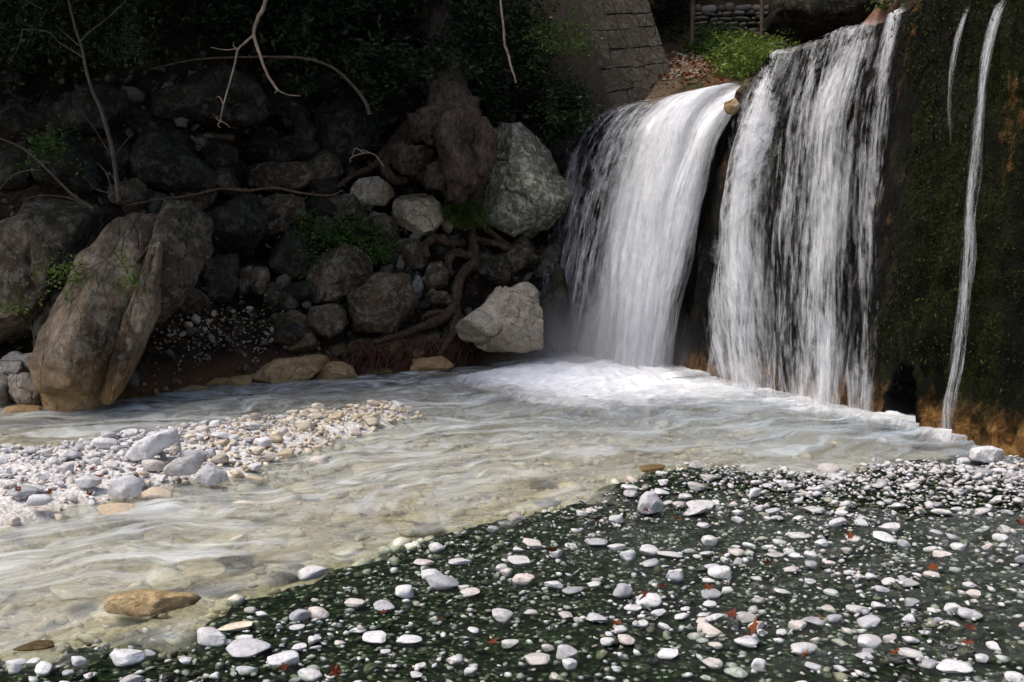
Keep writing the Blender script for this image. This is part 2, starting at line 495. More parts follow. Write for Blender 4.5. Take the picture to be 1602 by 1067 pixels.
def weir_normal(u, t):
    e = 1e-3
    a = weir(u + e, t) - weir(u - e, t); b = weir(u, t + e) - weir(u, t - e)
    n = np.cross(b, a)
    n /= np.linalg.norm(n, axis=-1)[..., None] + 1e-9
    s = np.sign((n * np.array([-0.8, -0.5, 0.3])).sum(-1))[..., None]
    return n * s
_uu = np.linspace(0, 1, 4001)
_lx = project(cat(LIP, _uu))[0]
_fx = project(weir(_uu, np.full(4001, 0.96)))[0]
_ok = cat(LIP, _uu)[:, 1] > 5
def u_top(x): return float(_uu[_ok][np.argmin(abs(_lx[_ok] - x))])
_ok2 = cat(FOOT, _uu)[:, 1] > 5
def u_bot(x): return float(_uu[_ok2][np.argmin(abs(_fx[_ok2] - x))])

def lip_y(x):
    o = np.argsort(LIP[:, 0])
    return np.interp(x, LIP[o, 0], LIP[o, 1])
def upper_h(x, y):
    w = y - lip_y(x)
    base = np.where(w < 0, 3.4 + w * 3, 3.62 + 0.02 * np.clip(w, 0, 5))
    rise = np.clip(y - 14.2, 0, 7.2) * 0.30 + np.clip(y - 21.6, 0, 40) * 0.75 + np.clip(x - 7.5, 0, 30) * 0.6
    return base + rise * sstep(0.2, 2.2, w)
# ------------------------------------------------------------------ riverbed
def axis(lo, d0, d1, hi, step, cstep=1.5):
    return np.concatenate([np.arange(lo, d0, cstep), np.arange(d0, d1, step), np.arange(d1, hi + cstep, cstep)])
gx = axis(-42, -9.5, 8.0, 42, 0.05); gy = axis(-30, 2.6, 17.0, 45, 0.05)
GX, GY = np.meshgrid(gx, gy, indexing='ij')
fx, fy = GX.ravel(), GY.ravel()
FL = bed_fields(fx, fy)
fz = bed_h(fx, fy, FL)
behind = sstep(0.3, 1.2, (fy - bank_y(fx))) 
fz = fz - 0.6 * behind
fz += 0.02 * fbm(np.stack([fx * 7, fy * 7, 0 * fx], 1), 9, 3)
gme = mesh_from('riverbed', np.stack([fx, fy, fz], 1), grid_faces(len(gx), len(gy)))
fattr(gme, 'bar', FL[0]); fattr(gme, 'alg', FL[1])
pool = np.exp(-(((fx - 1.9) / 2.6) ** 2 + ((fy - 10.6) / 2.3) ** 2))
fattr(gme, 'pool', pool)
m, nt = new_mat('riverbed'); N = NT(nt)
p = pos_of(N)
v = N.n('ShaderNodeTexVoronoi'); v.inputs['Scale'].default_value = 16; N.l(N.mapping(p, (1, 1.2, 1)), v.inputs['Vector'])
v2 = N.n('ShaderNodeTexVoronoi'); v2.inputs['Scale'].default_value = 42; N.l(p, v2.inputs['Vector'])
sepc = N.n('ShaderNodeSeparateColor'); N.l(v.outputs['Color'], sepc.inputs[0])
sepd = N.n('ShaderNodeSeparateColor'); N.l(v2.outputs['Color'], sepd.inputs[0])
big = N.noise(p, 0.9, 6, 0.6)
grit = N.noise(p, 35, 6, 0.7)
beige = N.ramp(sepc.outputs[0], [(0, (0.46, 0.41, 0.31)), (0.4, (0.58, 0.53, 0.42)), (0.75, (0.36, 0.32, 0.26)), (1, (0.64, 0.60, 0.51))])
beige = N.mix(0.6, beige, N.ramp(grit, [(0.3, 0.5), (0.6, 1.1)]), 'MULTIPLY')
white = N.ramp(sepd.outputs[0], [(0, (0.62, 0.60, 0.58)), (0.5, (0.74, 0.72, 0.70)), (0.8, (0.46, 0.45, 0.45)), (1, (0.55, 0.45, 0.36))])
white = N.mix(0.6, white, N.ramp(grit, [(0.3, 0.45), (0.6, 1.1)]), 'MULTIPLY')
green = N.ramp(N.noise(p, 24, 7, 0.7), [(0.36, (0.002, 0.004, 0.002)), (0.50, (0.007, 0.013, 0.006)), (0.60, (0.022, 0.034, 0.012)), (0.70, (0.09, 0.10, 0.06))])
fl = N.math('MULTIPLY', N.ramp(sepd.outputs[2], [(0.66, 0.0), (0.74, 1.0)], 'LINEAR'), N.ramp(v2.outputs['Distance'], [(0.35, 1.0), (0.55, 0.0)]))
green = N.mix(N.math('MULTIPLY', fl, 0.85), green, N.ramp(sepd.outputs[0], [(0, (0.05, 0.06, 0.03)), (0.5, (0.14, 0.15, 0.10)), (1, (0.36, 0.36, 0.31))]))
grey = N.ramp(sepd.outputs[1], [(0, (0.24, 0.24, 0.23)), (0.6, (0.36, 0.36, 0.35)), (1, (0.18, 0.18, 0.18))])
c = N.mix(N.math('MULTIPLY', N.attr('pool'), 0.85), beige, grey)
c = N.mix(N.attr('bar'), c, white)
c = N.mix(N.attr('alg'), c, green)
hg = N.math('ADD', N.math('MULTIPLY', v.outputs['Distance'], -0.8), N.math('MULTIPLY', grit, 0.5))
hg = N.math('SUBTRACT', hg, N.math('MULTIPLY', v2.outputs['Distance'], 0.4))
N.out(N.principled(c, 0.7, 0.06, N.bump(hg, 0.7, 0.03)))
link('riverbed', gme, m, kind='structure', label='stony riverbed of beige gravel and dark green algae')

# ------------------------------------------------------------------ hillside on the far bank
hx = axis(-40, -10.0, 2.3, 6, 0.06); hs = np.concatenate([np.arange(-0.6, 6.5, 0.06), np.arange(6.5, 34, 1.2)])
HX, HS = np.meshgrid(hx, hs, indexing='ij')
X = HX.ravel(); Y = bank_y(X) + HS.ravel()
Z = hill_h(X, Y)
nn = np.stack([X, Y, Z], 1)
Dn = 0.22 * fbm(nn * 0.9, 21, 5) + 0.10 * ridged(nn * 2.4, 23, 3) - 0.05
fade = sstep(-0.3, 0.5, HS.ravel())
V = nn.copy(); V[:, 1] -= Dn * 0.7 * fade; V[:, 2] += Dn * 0.7 * fade + 0.03 * fbm(nn * 9, 25, 3)
# shallow cave and scree apron beside the leaning slabs
k = np.exp(-(((X + 3.0) / 1.2) ** 2))
V[:, 1] += 0.5 * k * sstep(0.2, 1.6, HS.ravel()) * (1 - sstep(2.0, 3.2, HS.ravel()))
hme = mesh_from('hillside', V, grid_faces(len(hx), len(hs)))
m, nt = new_mat('dark soil and rubble'); N = NT(nt)
p = pos_of(N)
a = N.noise(p, 5, 9, 0.68, 0.5); b = N.noise(p, 30, 7, 0.7)
c = N.ramp(a, [(0.32, (0.010, 0.007, 0.005)), (0.5, (0.028, 0.020, 0.014)), (0.68, (0.065, 0.05, 0.036))])
c = N.mix(0.7, c, N.ramp(b, [(0.35, 0.4), (0.65, 1.5)]), 'MULTIPLY')
sp = N.n('ShaderNodeSeparateXYZ'); N.l(p, sp.inputs[0])
of = N.ramp(N.math('MULTIPLY_ADD', a, 0.3, sp.outputs[2]), [(0.18, 1.0), (0.5, 0.0)])
c = N.mix(N.math('MULTIPLY', of, 0.7), c, (0.17, 0.085, 0.04))
N.out(N.principled(c, 0.9, 0.04, N.bump(N.math('ADD', a, N.math('MULTIPLY', b, 0.5)), 0.9, 0.08)))
M['soil'] = m
link('hillside', hme, m, kind='structure', label='dark steep earthen hillside above the river')

# ------------------------------------------------------------------ ground behind the weir
ux = np.concatenate([np.arange(0.6, 9, 0.09), np.arange(9, 30, 1.2)]); uw = np.concatenate([np.arange(0.5, 12, 0.09), np.arange(12, 40, 1.2)])
UX, UW = np.meshgrid(ux, uw, indexing='ij')
X = UX.ravel(); Y = lip_y(X) + UW.ravel(); Z = upper_h(X, Y)
nn = np.stack([X, Y, Z], 1)
Z = Z + 0.16 * fbm(nn * 1.1, 31, 5) * sstep(0.6, 2, UW.ravel()) + 0.03 * fbm(nn * 8, 33, 3)
ume = mesh_from('upper_ground', np.stack([X, Y, Z], 1), grid_faces(len(ux), len(uw)))
m, nt = new_mat('leaf littered ground'); N = NT(nt)
p = pos_of(N)
a = N.noise(p, 2.2, 8, 0.65, 0.4); b = N.noise(p, 22, 7, 0.7)
c = N.ramp(a, [(0.35, (0.05, 0.045, 0.02)), (0.5, (0.10, 0.07, 0.04)), (0.62, (0.16, 0.12, 0.085)), (0.75, (0.07, 0.08, 0.03))])
c = N.mix(0.8, c, N.ramp(b, [(0.35, 0.35), (0.65, 1.5)]), 'MULTIPLY')
N.out(N.principled(c, 0.9, 0.05, N.bump(b, 0.8, 0.05)))
link('upper_ground', ume, m, kind='structure', label='leaf littered slope behind the weir crest')

# ------------------------------------------------------------------ weir wall
nu, ntt = 620, 190
UU, TT = np.meshgrid(np.linspace(0, 1, nu), np.concatenate([np.linspace(-0.5, 0, 20), np.linspace(0.005, 1, ntt - 20)]), indexing='ij')
W = weir(UU, TT); WN = weir_normal(np.clip(UU, .002, .998), np.clip(TT, 0.002, 0.998))
Wf = W.reshape(-1, 3)
lump = 0.13 * fbm(Wf * np.array([1.5, 1.5, 0.8]), 41, 4) + 0.06 * ridged(Wf * np.array([3.5, 3.5, 0.8]), 43, 3) + 0.035 * fbm(Wf * 9, 45, 3)
lump = lump.reshape(W.shape[:2])
lump *= np.where(TT < 0, 0.4, sstep(-0.02, 0.06, TT) * 0.6 + 0.4)
lump += 0.10 * sstep(0.86, 0.95, TT) * (0.5 + 0.8 * fbm(Wf * np.array([2.2, 2.2, 2.2]), 47, 3).reshape(lump.shape))
# overgrown moss cushions on the right-hand half
ug = u_top(1440)
rt = sstep(ug + 0.02, ug - 0.06, UU)
lump += rt * 0.20 * ridged(Wf * np.array([1.9, 1.9, 0.42]), 53, 3).reshape(lump.shape)
lump += rt * (0.17 * np.abs(fbm(Wf * np.array([2.4, 2.4, 1.3]), 49, 3)).reshape(lump.shape) + 0.06)
# arched culvert mouth at the foot
px_, py_, pf_ = project(Wf)
arch = ((np.abs(px_ - 1430) < 36) & (py_ > 572 + 55 * (np.abs(px_ - 1430) / 36) ** 2.2) & (py_ < 720) & (pf_ < 12)).reshape(lump.shape)
lump -= arch * 0.9 * (TT > 0.5)
WV = W + WN * lump[..., None]
wme = mesh_from('weir_face', WV.reshape(-1, 3), grid_faces(nu, ntt))
zt = WV[..., 2].ravel()
fattr(wme, 'mossy', (rt * 1.0).ravel()); arch_shade = (np.abs(px_ - 1430) < 41) & (py_ > 564 + 55 * (np.abs(px_ - 1430) / 41) ** 2.2) & (py_ < 740) & (pf_ < 12); fattr(wme, 'arch', arch_shade.astype(float))
fattr(wme, 'crest', ((TT < 0.004) & (UU < 0.86)).astype(float).ravel())
m, nt = new_mat('weir rock and moss'); N = NT(nt)
p = pos_of(N)
ps = N.mapping(p, (1, 1, 0.3))
a = N.noise(ps, 4.5, 8, 0.65, 0.4); b = N.noise(p, 34, 7, 0.72); g = N.noise(p, 1.8, 6, 0.6, 0.5)
rock = N.ramp(a, [(0.36, (0.003, 0.003, 0.003)), (0.54, (0.010, 0.009, 0.007)), (0.74, (0.04, 0.033, 0.022))])
mossc = N.ramp(b, [(0.38, (0.002, 0.003, 0.001)), (0.52, (0.009, 0.012, 0.003)), (0.68, (0.034, 0.036, 0.007))])
mossm = N.ramp(N.math('ADD', N.math('MULTIPLY', N.attr('mossy'), 0.30), g), [(0.60, 0.0), (0.78, 1.0)])
c = N.mix(mossm, rock, mossc)
wk = N.ramp(N.noise(N.mapping(p, (1, 1, 0.1)), 3.2, 6, 0.62, 0.3), [(0.47, 0.0), (0.56, 0.85)])
c = N.mix(wk, c, (0.004, 0.004, 0.003))
tufa = N.ramp(N.math('ADD', N.math('MULTIPLY', N.noise(p, 8, 8, 0.7, 0.6), 0.75), N.math('MULTIPLY', b, 0.25)), [(0.40, (0.03, 0.014, 0.006)), (0.54, (0.17, 0.085, 0.028)), (0.72, (0.46, 0.29, 0.11))])
sp = N.n('ShaderNodeSeparateXYZ'); N.l(p, sp.inputs[0])
h = N.math('MULTIPLY_ADD', N.noise(ps, 6, 6, 0.65), 0.9, sp.outputs[2])
tf = N.math('MULTIPLY', N.ramp(h, [(0.50, 1.0), (0.80, 0.0)]), N.ramp(g, [(0.36, 0.15), (0.52, 1.0)]))
tf2 = N.ramp(N.noise(N.mapping(p, (1, 1, 0.16)), 2.3, 6, 0.6, 0.5), [(0.62, 0.0), (0.68, 0.8)])
c = N.mix(N.math('MAXIMUM', tf, N.math('MULTIPLY', tf2, N.ramp(N.noise(p, 7, 5, 0.6), [(0.45, 0.0), (0.55, 1.0)]))), c, tufa)
cr = N.mix(N.ramp(N.noise(p, 6, 6, 0.7), [(0.45, 0.0), (0.6, 1.0)]), (0.20, 0.15, 0.085), (0.035, 0.04, 0.012))
c = N.mix(N.attr('crest'), c, cr)
c = N.mix(N.attr('arch'), c, (0.003, 0.003, 0.003))  # culvert mouth and rim painted near black for the shade inside
N.out(N.principled(c, N.ramp(mossm, [(0, 0.3), (1, 0.9)]), 0.07, N.bump(N.math('ADD', a, N.math('MULTIPLY', b, 0.7)), 0.9, 0.06)))
weir_root = link('weir', None, None, label='curved weir wall of dark wet mossy rock under the waterfalls', cat='weir')
link('face', wme, m, weir_root)
# moss tufts hanging on the wall
r = np.random.default_rng(5)
nm = 90000
mu = r.uniform(0.10, 0.62, nm); mt = r.uniform(0, 0.97, nm)
iu = (mu * (nu - 1)).astype(int)
it = np.clip(np.searchsorted(TT[0], mt), 0, ntt - 1)
C = WV[iu, it] + WN[iu, it] * 0.005
keep = (fbm(C * np.array([1.6, 1.6, 1.0]), 51, 3) + 0.75 * rt[iu, it] - 0.22 > 0) & (C[:, 2] > 0.55) & (~arch[iu, it])
C = C[keep] + r.normal(0, 0.02, (keep.sum(), 3))
G1 = leaf_geo(C, r.uniform(0.012, 0.034, len(C)), r, aspect=0.5, droop=0.9)
cl_ = C[r.choice(len(C), 420, replace=False)]
C2 = np.concatenate([c0 + r.normal(0, 1, (34, 3)) * np.array([.05, .05, .03]) * s0 + np.array([-.03, -.02, 0]) - np.array([0, 0, 1]) * (r.random((34, 1)) ** 1.4) * .28 * s0 for c0, s0 in zip(cl_, r.uniform(.4, 1.3, 420))])
V, F = join_geo([G1, leaf_geo(C2, r.uniform(0.02, 0.06, len(C2)), r, aspect=0.35, droop=1.6)])
mm = leaf_mat('moss', [(0, (0.003, 0.004, 0.0015)), (0.6, (0.010, 0.013, 0.003)), (0.92, (0.028, 0.030, 0.006)), (1, (0.05, 0.044, 0.010))], 0.15, 0.8)
link('moss', mesh_from('moss', V, F, False), mm, weir_root, kind='stuff')

# ------------------------------------------------------------------ water sheet
wx = axis(-42, -9.5, 6.2, 20, 0.045); wy = axis(-30, 2.6, 16.5, 16.5, 0.045)
WX, WY = np.meshgrid(wx, wy, indexing='ij')
X, Y = WX.ravel(), WY.ravel()
FLW = bed_fields(X, Y)
bar, alg, rb, sal = FLW
fa = math.radians(28)
fu = X * math.cos(fa) + Y * math.sin(fa); fv = -X * math.sin(fa) + Y * math.cos(fa)
chan = (1 - alg) * (1 - 0.6 * bar)
pool = np.exp(-(((X - 2.2) / 2.4) ** 2 + ((Y - 9.6) / 1.6) ** 2))
foot = cat(FOOT, np.linspace(0, 1, 300))[:, :2]
dfoot = np.full(len(X), 9.0)
for q in foot[::3]: dfoot = np.minimum(dfoot, np.hypot(X - q[0], Y - q[1]))
calm = 1 - 0.55 * pool
Z = chan * calm * (0.065 * fbm(np.stack([fu * 0.9, fv * 2.6, 0 * X], 1), 61, 4) + 0.03 * fbm(np.stack([fu * 2.2, fv * 8, 0 * X], 1), 63, 3))
Z += -0.026 * alg + alg * 0.003 * fbm(np.stack([X * 3, Y * 9, 0 * X], 1), 65, 2) + 0.05 * np.exp(-dfoot / 0.6) * fbm(np.stack([X * 4, Y * 4, 0 * X], 1), 67, 3)
wme2 = mesh_from('river_water', np.stack([X, Y, Z], 1), grid_faces(len(wx), len(wy)))
sp_ = np.clip(sal + 0.25, -3, 0)
milk = chan * (1 - .3 * pool) * (0.48 - 0.28 * np.exp(-((sal + 0.35) / 0.35) ** 2) ) + 0.35 * np.exp(-dfoot / 1.6)
fattr(wme2, 'milk', np.clip(milk, 0, 1)); fattr(wme2, 'chan', chan); fattr(wme2, 'pool', np.clip(1.25 * pool + 0.8 * np.exp(-dfoot / 2.0), 0, 1))
m, nt = new_mat('river water'); N = NT(nt)
p = pos_of(N)
wp_ = N.n('ShaderNodeTexNoise'); wp_.inputs['Scale'].default_value = 0.55; wp_.inputs['Detail'].default_value = 3; N.l(p, wp_.inputs['Vector'])
wm = N.n('ShaderNodeVectorMath', operation='MULTIPLY_ADD'); N.l(wp_.outputs['Color'], wm.inputs[0]); wm.inputs[1].default_value = (1.5, 1.5, 0); N.l(p, wm.inputs[2])
st = N.mapping(N.mapping(wm.outputs[0], (1, 1, 0.4), (0, 0, -fa)), (0.75, 2.9, 1))
s1 = N.noise(st, 1.6, 8, 0.62, 0.8); s2 = N.noise(st, 5, 8, 0.65, 0.5)
chanf = N.attr('chan')
tr = N.n('ShaderNodeBsdfTransparent')
N.l(N.mix(chanf, (0.80, 0.86, 0.80), (0.86, 0.86, 0.76)), tr.inputs[0])
df = N.n('ShaderNodeBsdfDiffuse')
mc = N.mix(N.attr('pool'), N.mix(s1, (0.54, 0.55, 0.49), (0.76, 0.79, 0.80)), (0.50, 0.57, 0.63))
N.l(mc, df.inputs[0])
tl = N.n('ShaderNodeBsdfTranslucent'); N.l(mc, tl.inputs[0])
fk = N.math('MULTIPLY', N.attr('milk'), N.ramp(N.math('ADD', N.math('MULTIPLY', s1, 0.75), N.math('MULTIPLY', s2, 0.25)), [(0.37, 0.14), (0.5, 0.64), (0.63, 1.5)]), clamp=True)
m1 = N.n('ShaderNodeMixShader'); N.l(fk, m1.inputs[0]); N.l(tr.outputs[0], m1.inputs[1]); N.l(df.outputs[0], m1.inputs[2])
gl = N.n('ShaderNodeBsdfGlossy'); gl.inputs['Roughness'].default_value = 0.10; gl.inputs[0].default_value = (1, 1, 1, 1)
hor = N.mapping(p, (1.0, 2.6, 1))
hb = N.math('ADD', N.math('MULTIPLY', s2, N.math('MULTIPLY_ADD', chanf, 1.0, 0.05)), N.math('MULTIPLY', N.noise(hor, 9, 5, 0.6), N.math('MULTIPLY_ADD', chanf, 0.22, 0.05)))
bn = N.bump(hb, 0.55, 0.05)
N.l(bn, gl.inputs['Normal'])
fr = N.n('ShaderNodeFresnel'); fr.inputs[0].default_value = 1.33; N.l(bn, fr.inputs[1])
frf = N.math('MULTIPLY', fr.outputs[0], N.math('MULTIPLY_ADD', chanf, 0.60, 0.17))
m2 = N.n('ShaderNodeMixShader'); N.l(frf, m2.inputs[0]); N.l(m1.outputs[0], m2.inputs[1]); N.l(gl.outputs[0], m2.inputs[2])
N.out(m2.outputs[0])
link('river_water', wme2, m, kind='structure', label='shallow milky river water flowing away from the waterfall')

# ------------------------------------------------------------------ waterfalls
def fall_mat(name, lo, hi, col=(0.86, 0.87, 0.90), sx=22, sy=1.1):
    m, nt = new_mat(name); N = NT(nt)
    q = N.n('ShaderNodeAttribute', attribute_name='flow').outputs['Vector']
    a = N.noise(N.mapping(q, (sx, sy, 1)), 1.0, 6, 0.62, 0.25)
    b = N.noise(N.mapping(q, (sx * 3.2, sy * 1.7, 1)), 1.0, 5, 0.6, 0.15)
    w = N.noise(N.mapping(q, (sx * 0.22, sy * 0.8, 1)), 1.0, 4, 0.55, 0.3)
    d = N.noise(N.mapping(q, (sx * 1.2, sy * 7, 1)), 1.0, 4, 0.6, 0.3)
    s = N.math('ADD', N.math('ADD', N.math('MULTIPLY', a, 0.34), N.math('MULTIPLY', b, 0.16)), N.math('ADD', N.math('MULTIPLY', w, 0.30), N.math('MULTIPLY', d, 0.20)))
    s = N.math('MULTIPLY_ADD', s, 2.1, -0.55)
    s = N.math('ADD', s, N.math('MULTIPLY', N.math('SUBTRACT', N.attr('body'), 0.5), 0.34))
    al = N.ramp(s, [(lo, 0.0), (hi, 1.0)])
    al = N.math('MULTIPLY', al, N.attr('edge'), clamp=True)
    df = N.n('ShaderNodeBsdfDiffuse'); df.inputs[0].default_value = (*col, 1)
    bn = N.bump(s, 0.6, 0.06); N.l(bn, df.inputs['Normal'])
    tl = N.n('ShaderNodeBsdfTranslucent'); tl.inputs[0].default_value = (*col, 1)
    mx = N.n('ShaderNodeMixShader'); mx.inputs[0].default_value = 0.35
    N.l(df.outputs[0], mx.inputs[1]); N.l(tl.outputs[0], mx.inputs[2])
    gl = N.n('ShaderNodeBsdfGlossy'); gl.inputs['Roughness'].default_value = 0.25; N.l(bn, gl.inputs['Normal'])
    mg = N.n('ShaderNodeMixShader'); mg.inputs[0].default_value = 0.06
    N.l(mx.outputs[0], mg.inputs[1]); N.l(gl.outputs[0], mg.inputs[2])
    tr = N.n('ShaderNodeBsdfTransparent')
    mo = N.n('ShaderNodeMixShader'); N.l(al, mo.inputs[0]); N.l(tr.outputs[0], mo.inputs[1]); N.l(mg.outputs[0], mo.inputs[2])
    N.out(mo.outputs[0])
    return m
M['fall_veil'] = fall_mat('veil of water', 0.46, 0.92, sx=15)
M['fall_full'] = fall_mat('full torrent', 0.40, 0.86, sx=12)
M['fall_ribbon'] = fall_mat('thin falling ribbon', 0.42, 0.95, sx=26, sy=1.9)
M['fall_thin'] = fall_mat('thin curtain', 0.46, 0.90, sx=14)

def waterfall(label, tops, bots, mat, layers=3, off=0.06, leap=0.0, seed=0, t0=-0.12, t1=1.0, body=(1, 1), taper=None, mid=None, upow=0.85, lsp=0.055):
    """tops/bots: crest and foot of the stream as picture columns, turned into places along the weir"""
    ua, ub = u_top(tops[0]), u_top(tops[1]); va, vb = u_bot(bots[0]), u_bot(bots[1])
    parts = []; fl = []; ed = []; bd = []
    for k in range(layers):
        na, ntq = 44, 90
        A, T = np.meshgrid(np.linspace(0, 1, na), np.linspace(t0, t1, ntq), indexing='ij')
        Tc = np.clip(T, 0, 1)
        U0 = lerp(ua, va, Tc ** upow); U1 = lerp(ub, vb, Tc ** upow)
        if mid is not None:
            bump_ = np.sin(Tc * math.pi)
            U0 = U0 + mid * bump_; U1 = U1 + mid * bump_
        U = lerp(U0, U1, A)
        P = weir(U, T); Nn = weir_normal(np.clip(U, .002, .998), np.clip(T, .002, .998))
        f = P.reshape(-1, 3)
        wob = fbm(f * np.array([2.4, 2.4, 0.5]) + (k * 7.7 if lsp > .03 else 0), seed + (k if lsp > .03 else 0), 3).reshape(A.shape)
        st = fbm(f * np.array([9, 9, 0.7]) + k * 3.1, seed + 9 + k, 2).reshape(A.shape)
        d = off + lsp * k + leap * np.sin(np.clip(Tc, 0, 1) * math.pi * 0.5) ** 1.3 * (1 - 0.25 * Tc) + (0.11 * wob + 0.035 * st) * (0.3 + Tc)
        P = P + Nn * (0.03 + 0.012 * k + d * sstep(0.0, 0.4, T))[..., None]
        P[..., 2] += np.where(T < 0, 0.02 + 0.03 * wob, 0.02 * (1 - Tc))
        parts.append((P.reshape(-1, 3), grid_faces(na, ntq)))
        du = np.linalg.norm(weir(np.array([ua, ub]), np.array([.3, .3]))[0] - weir(np.array([ua, ub]), np.array([.3, .3]))[1])
        fl.append(np.stack([(A * max(du, 0.25)).ravel() + seed * 1.7 + k * 5.3, (np.clip(T, -1, 1) ** 1 * 4.0).ravel() + k * 2.1, np.full(A.size, seed + k * 1.3)], 1))
        e = np.clip(np.minimum(A, 1 - A) * 3.2 + 0.5 * wob, 0, 1) * sstep(t0, t0 + 0.1, T)
        if t1 < 1: e = e * sstep(t1, t1 - 0.2, T)
        ed.append(e.ravel())
        center = np.sin(A * math.pi) ** 0.7
        bd.append((lerp(body[0], body[1], Tc) * (0.35 + 0.65 * center)).ravel())
    V, F = join_geo(parts)
    me = mesh_from('waterfall', V, F)
    vattr(me, 'flow', np.concatenate(fl)); fattr(me, 'edge', np.concatenate(ed)); fattr(me, 'body', np.concatenate(bd))
    o = link('waterfall', me, mat, label=label, cat='waterfall', group='streams falling over the weir')
    return o

waterfall('wide grey veil of water at the left end of the weir beside the pier', (952, 1080), (845, 985), M['fall_veil'], 5, 0.10, 0.10, 1, body=(0.40, 0.36))
waterfall('thickest white torrent, right of the wide grey veil', (1062, 1150), (946, 1082), M['fall_full'], 5, 0.16, 0.24, 2, body=(1.35, 1.1))
waterfall('slanting white chute leaving the notch rock, merging into the thickest torrent', (1156, 1200), (1030, 1082), M['fall_full'], 4, 0.10, 0.22, 3, body=(1.25, 0.8))
waterfall('broad white curtain, first to the right of the dark gap', (1203, 1272), (1184, 1246), M['fall_thin'], 5, 0.08, 0.08, 4, body=(0.58, 0.68), upow=2.0)
waterfall('broken curtain of thin separate threads between the two white curtains', (1245, 1340), (1225, 1312), M['fall_thin'], 5, 0.06, 0.03, 5, body=(0.30, 0.30), upow=1.4)
waterfall('tall white curtain right of the thin threads', (1310, 1384), (1286, 1362), M['fall_thin'], 5, 0.08, 0.08, 6, body=(0.52, 0.58), upow=1.3)
waterfall('narrow white ribbon, last before the mossy part of the wall', (1390, 1422), (1352, 1394), M['fall_thin'], 3, 0.07, 0.04, 7, body=(0.62, 0.40), upow=1.2)
waterfall('sparse thin trickles over the dark rock of the gap between the torrent and the curtains', (1196, 1207), (1076, 1190), M['fall_thin'], 3, 0.05, 0.0, 14, body=(0.34, 0.22), upow=1.3)
waterfall('long single white ribbon running down the mossy wall', (1597, 1613), (1541, 1561), M['fall_ribbon'], 3, 0.36, 0.0, 9, body=(0.72, 0.52), t0=-0.1, lsp=0.012)
waterfall('short broken trickle on the mossy wall, left of the long single ribbon', (1522, 1532), (1536, 1546), M['fall_ribbon'], 2, 0.36, 0.0, 10, body=(0.55, 0.35), t0=-0.05, t1=0.5, lsp=0.012)

# ------------------------------------------------------------------ foam at the foot of the falls
fxv = np.arange(-2.2, 4.6, 0.03); fyv = np.arange(7.6, 15.8, 0.03)
FX, FY = np.meshgrid(fxv, fyv, indexing='ij')
X, Y = FX.ravel(), FY.ravel()
FOAMP = poly_px([(660, 594), (760, 580), (850, 556), (930, 548), (1100, 580), (1250, 618), (1420, 652), (1560, 676), (1545, 692), (1390, 664), (1290, 650), (1180, 640), (1080, 640), (960, 655), (860, 652), (760, 634), (690, 612)])
sd_ = poly_sdf(FOAMP, X, Y)
q = np.stack([X, Y, 0 * X], 1)
core = sstep(-0.10, 0.75, sd_ + 0.45 * fbm(q * 1.6, 71, 4))
dens = core * np.clip(np.exp(-((X - 1.1) / 1.5) ** 2 - ((Y - 12.2) / 1.7) ** 2) * 1.05 + 0.24, 0, 1.1)
spl = ground_pt(1495, 680); dens = np.maximum(dens, 0.95 * np.exp(-(((X - spl[0]) / 0.30) ** 2 + ((Y - spl[1]) / 0.42) ** 2)) * (0.7 + 0.6 * fbm(q * 6, 79, 3)))
dens = np.maximum(dens, (0.5 + 0.35 * fbm(q * 3, 81, 3)) * sstep(-0.05, 0.25, sd_ + 0.15 * fbm(q * 4, 73, 3)) * np.exp(-np.clip(np.min([np.hypot(X - f_[0], Y - f_[1]) for f_ in foot[::4]], axis=0) - 0.25, 0, 9) / 0.45))
Z = 0.03 + dens * (1 - .55 * np.exp(-((X - 3.0) / 0.9) ** 2)) * (0.035 + 0.075 * fbm(q * 3.2, 75, 4) + 0.03 * ridged(q * 6, 77, 2)) - 0.16 * (1 - np.clip(dens * 3, 0, 1))
fme = mesh_from('foam', np.stack([X, Y, Z], 1), grid_faces(len(fxv), len(fyv)))
fattr(fme, 'dens', dens)
m, nt = new_mat('white foam'); N = NT(nt)
p = pos_of(N)
st = N.mapping(N.mapping(p, (1, 1, 0.4), (0, 0, -0.5)), (1.0, 2.4, 1))
s = N.math('ADD', N.math('MULTIPLY', N.noise(st, 5, 8, 0.65, 1.2), 0.6), N.math('MULTIPLY', N.noise(p, 1.8, 6, 0.6, 0.6), 0.4))
al = N.ramp(N.math('MULTIPLY_ADD', N.attr('dens'), 0.62, N.math('MULTIPLY', s, 0.8)), [(0.44, 0.0), (1.05, 1.0)])
al = N.math('MULTIPLY', al, N.ramp(N.attr('dens'), [(0.02, 0.0), (0.2, 1.0)]))
df = N.n('ShaderNodeBsdfDiffuse'); df.inputs[0].default_value = (0.90, 0.91, 0.93, 1); N.l(N.bump(s, 0.5, 0.06), df.inputs['Normal'])
tr = N.n('ShaderNodeBsdfTransparent')
mo = N.n('ShaderNodeMixShader'); N.l(al, mo.inputs[0]); N.l(tr.outputs[0], mo.inputs[1]); N.l(df.outputs[0], mo.inputs[2])
N.out(mo.outputs[0])
link('foam', fme, m, kind='stuff', label='white churning foam at the foot of the waterfalls')
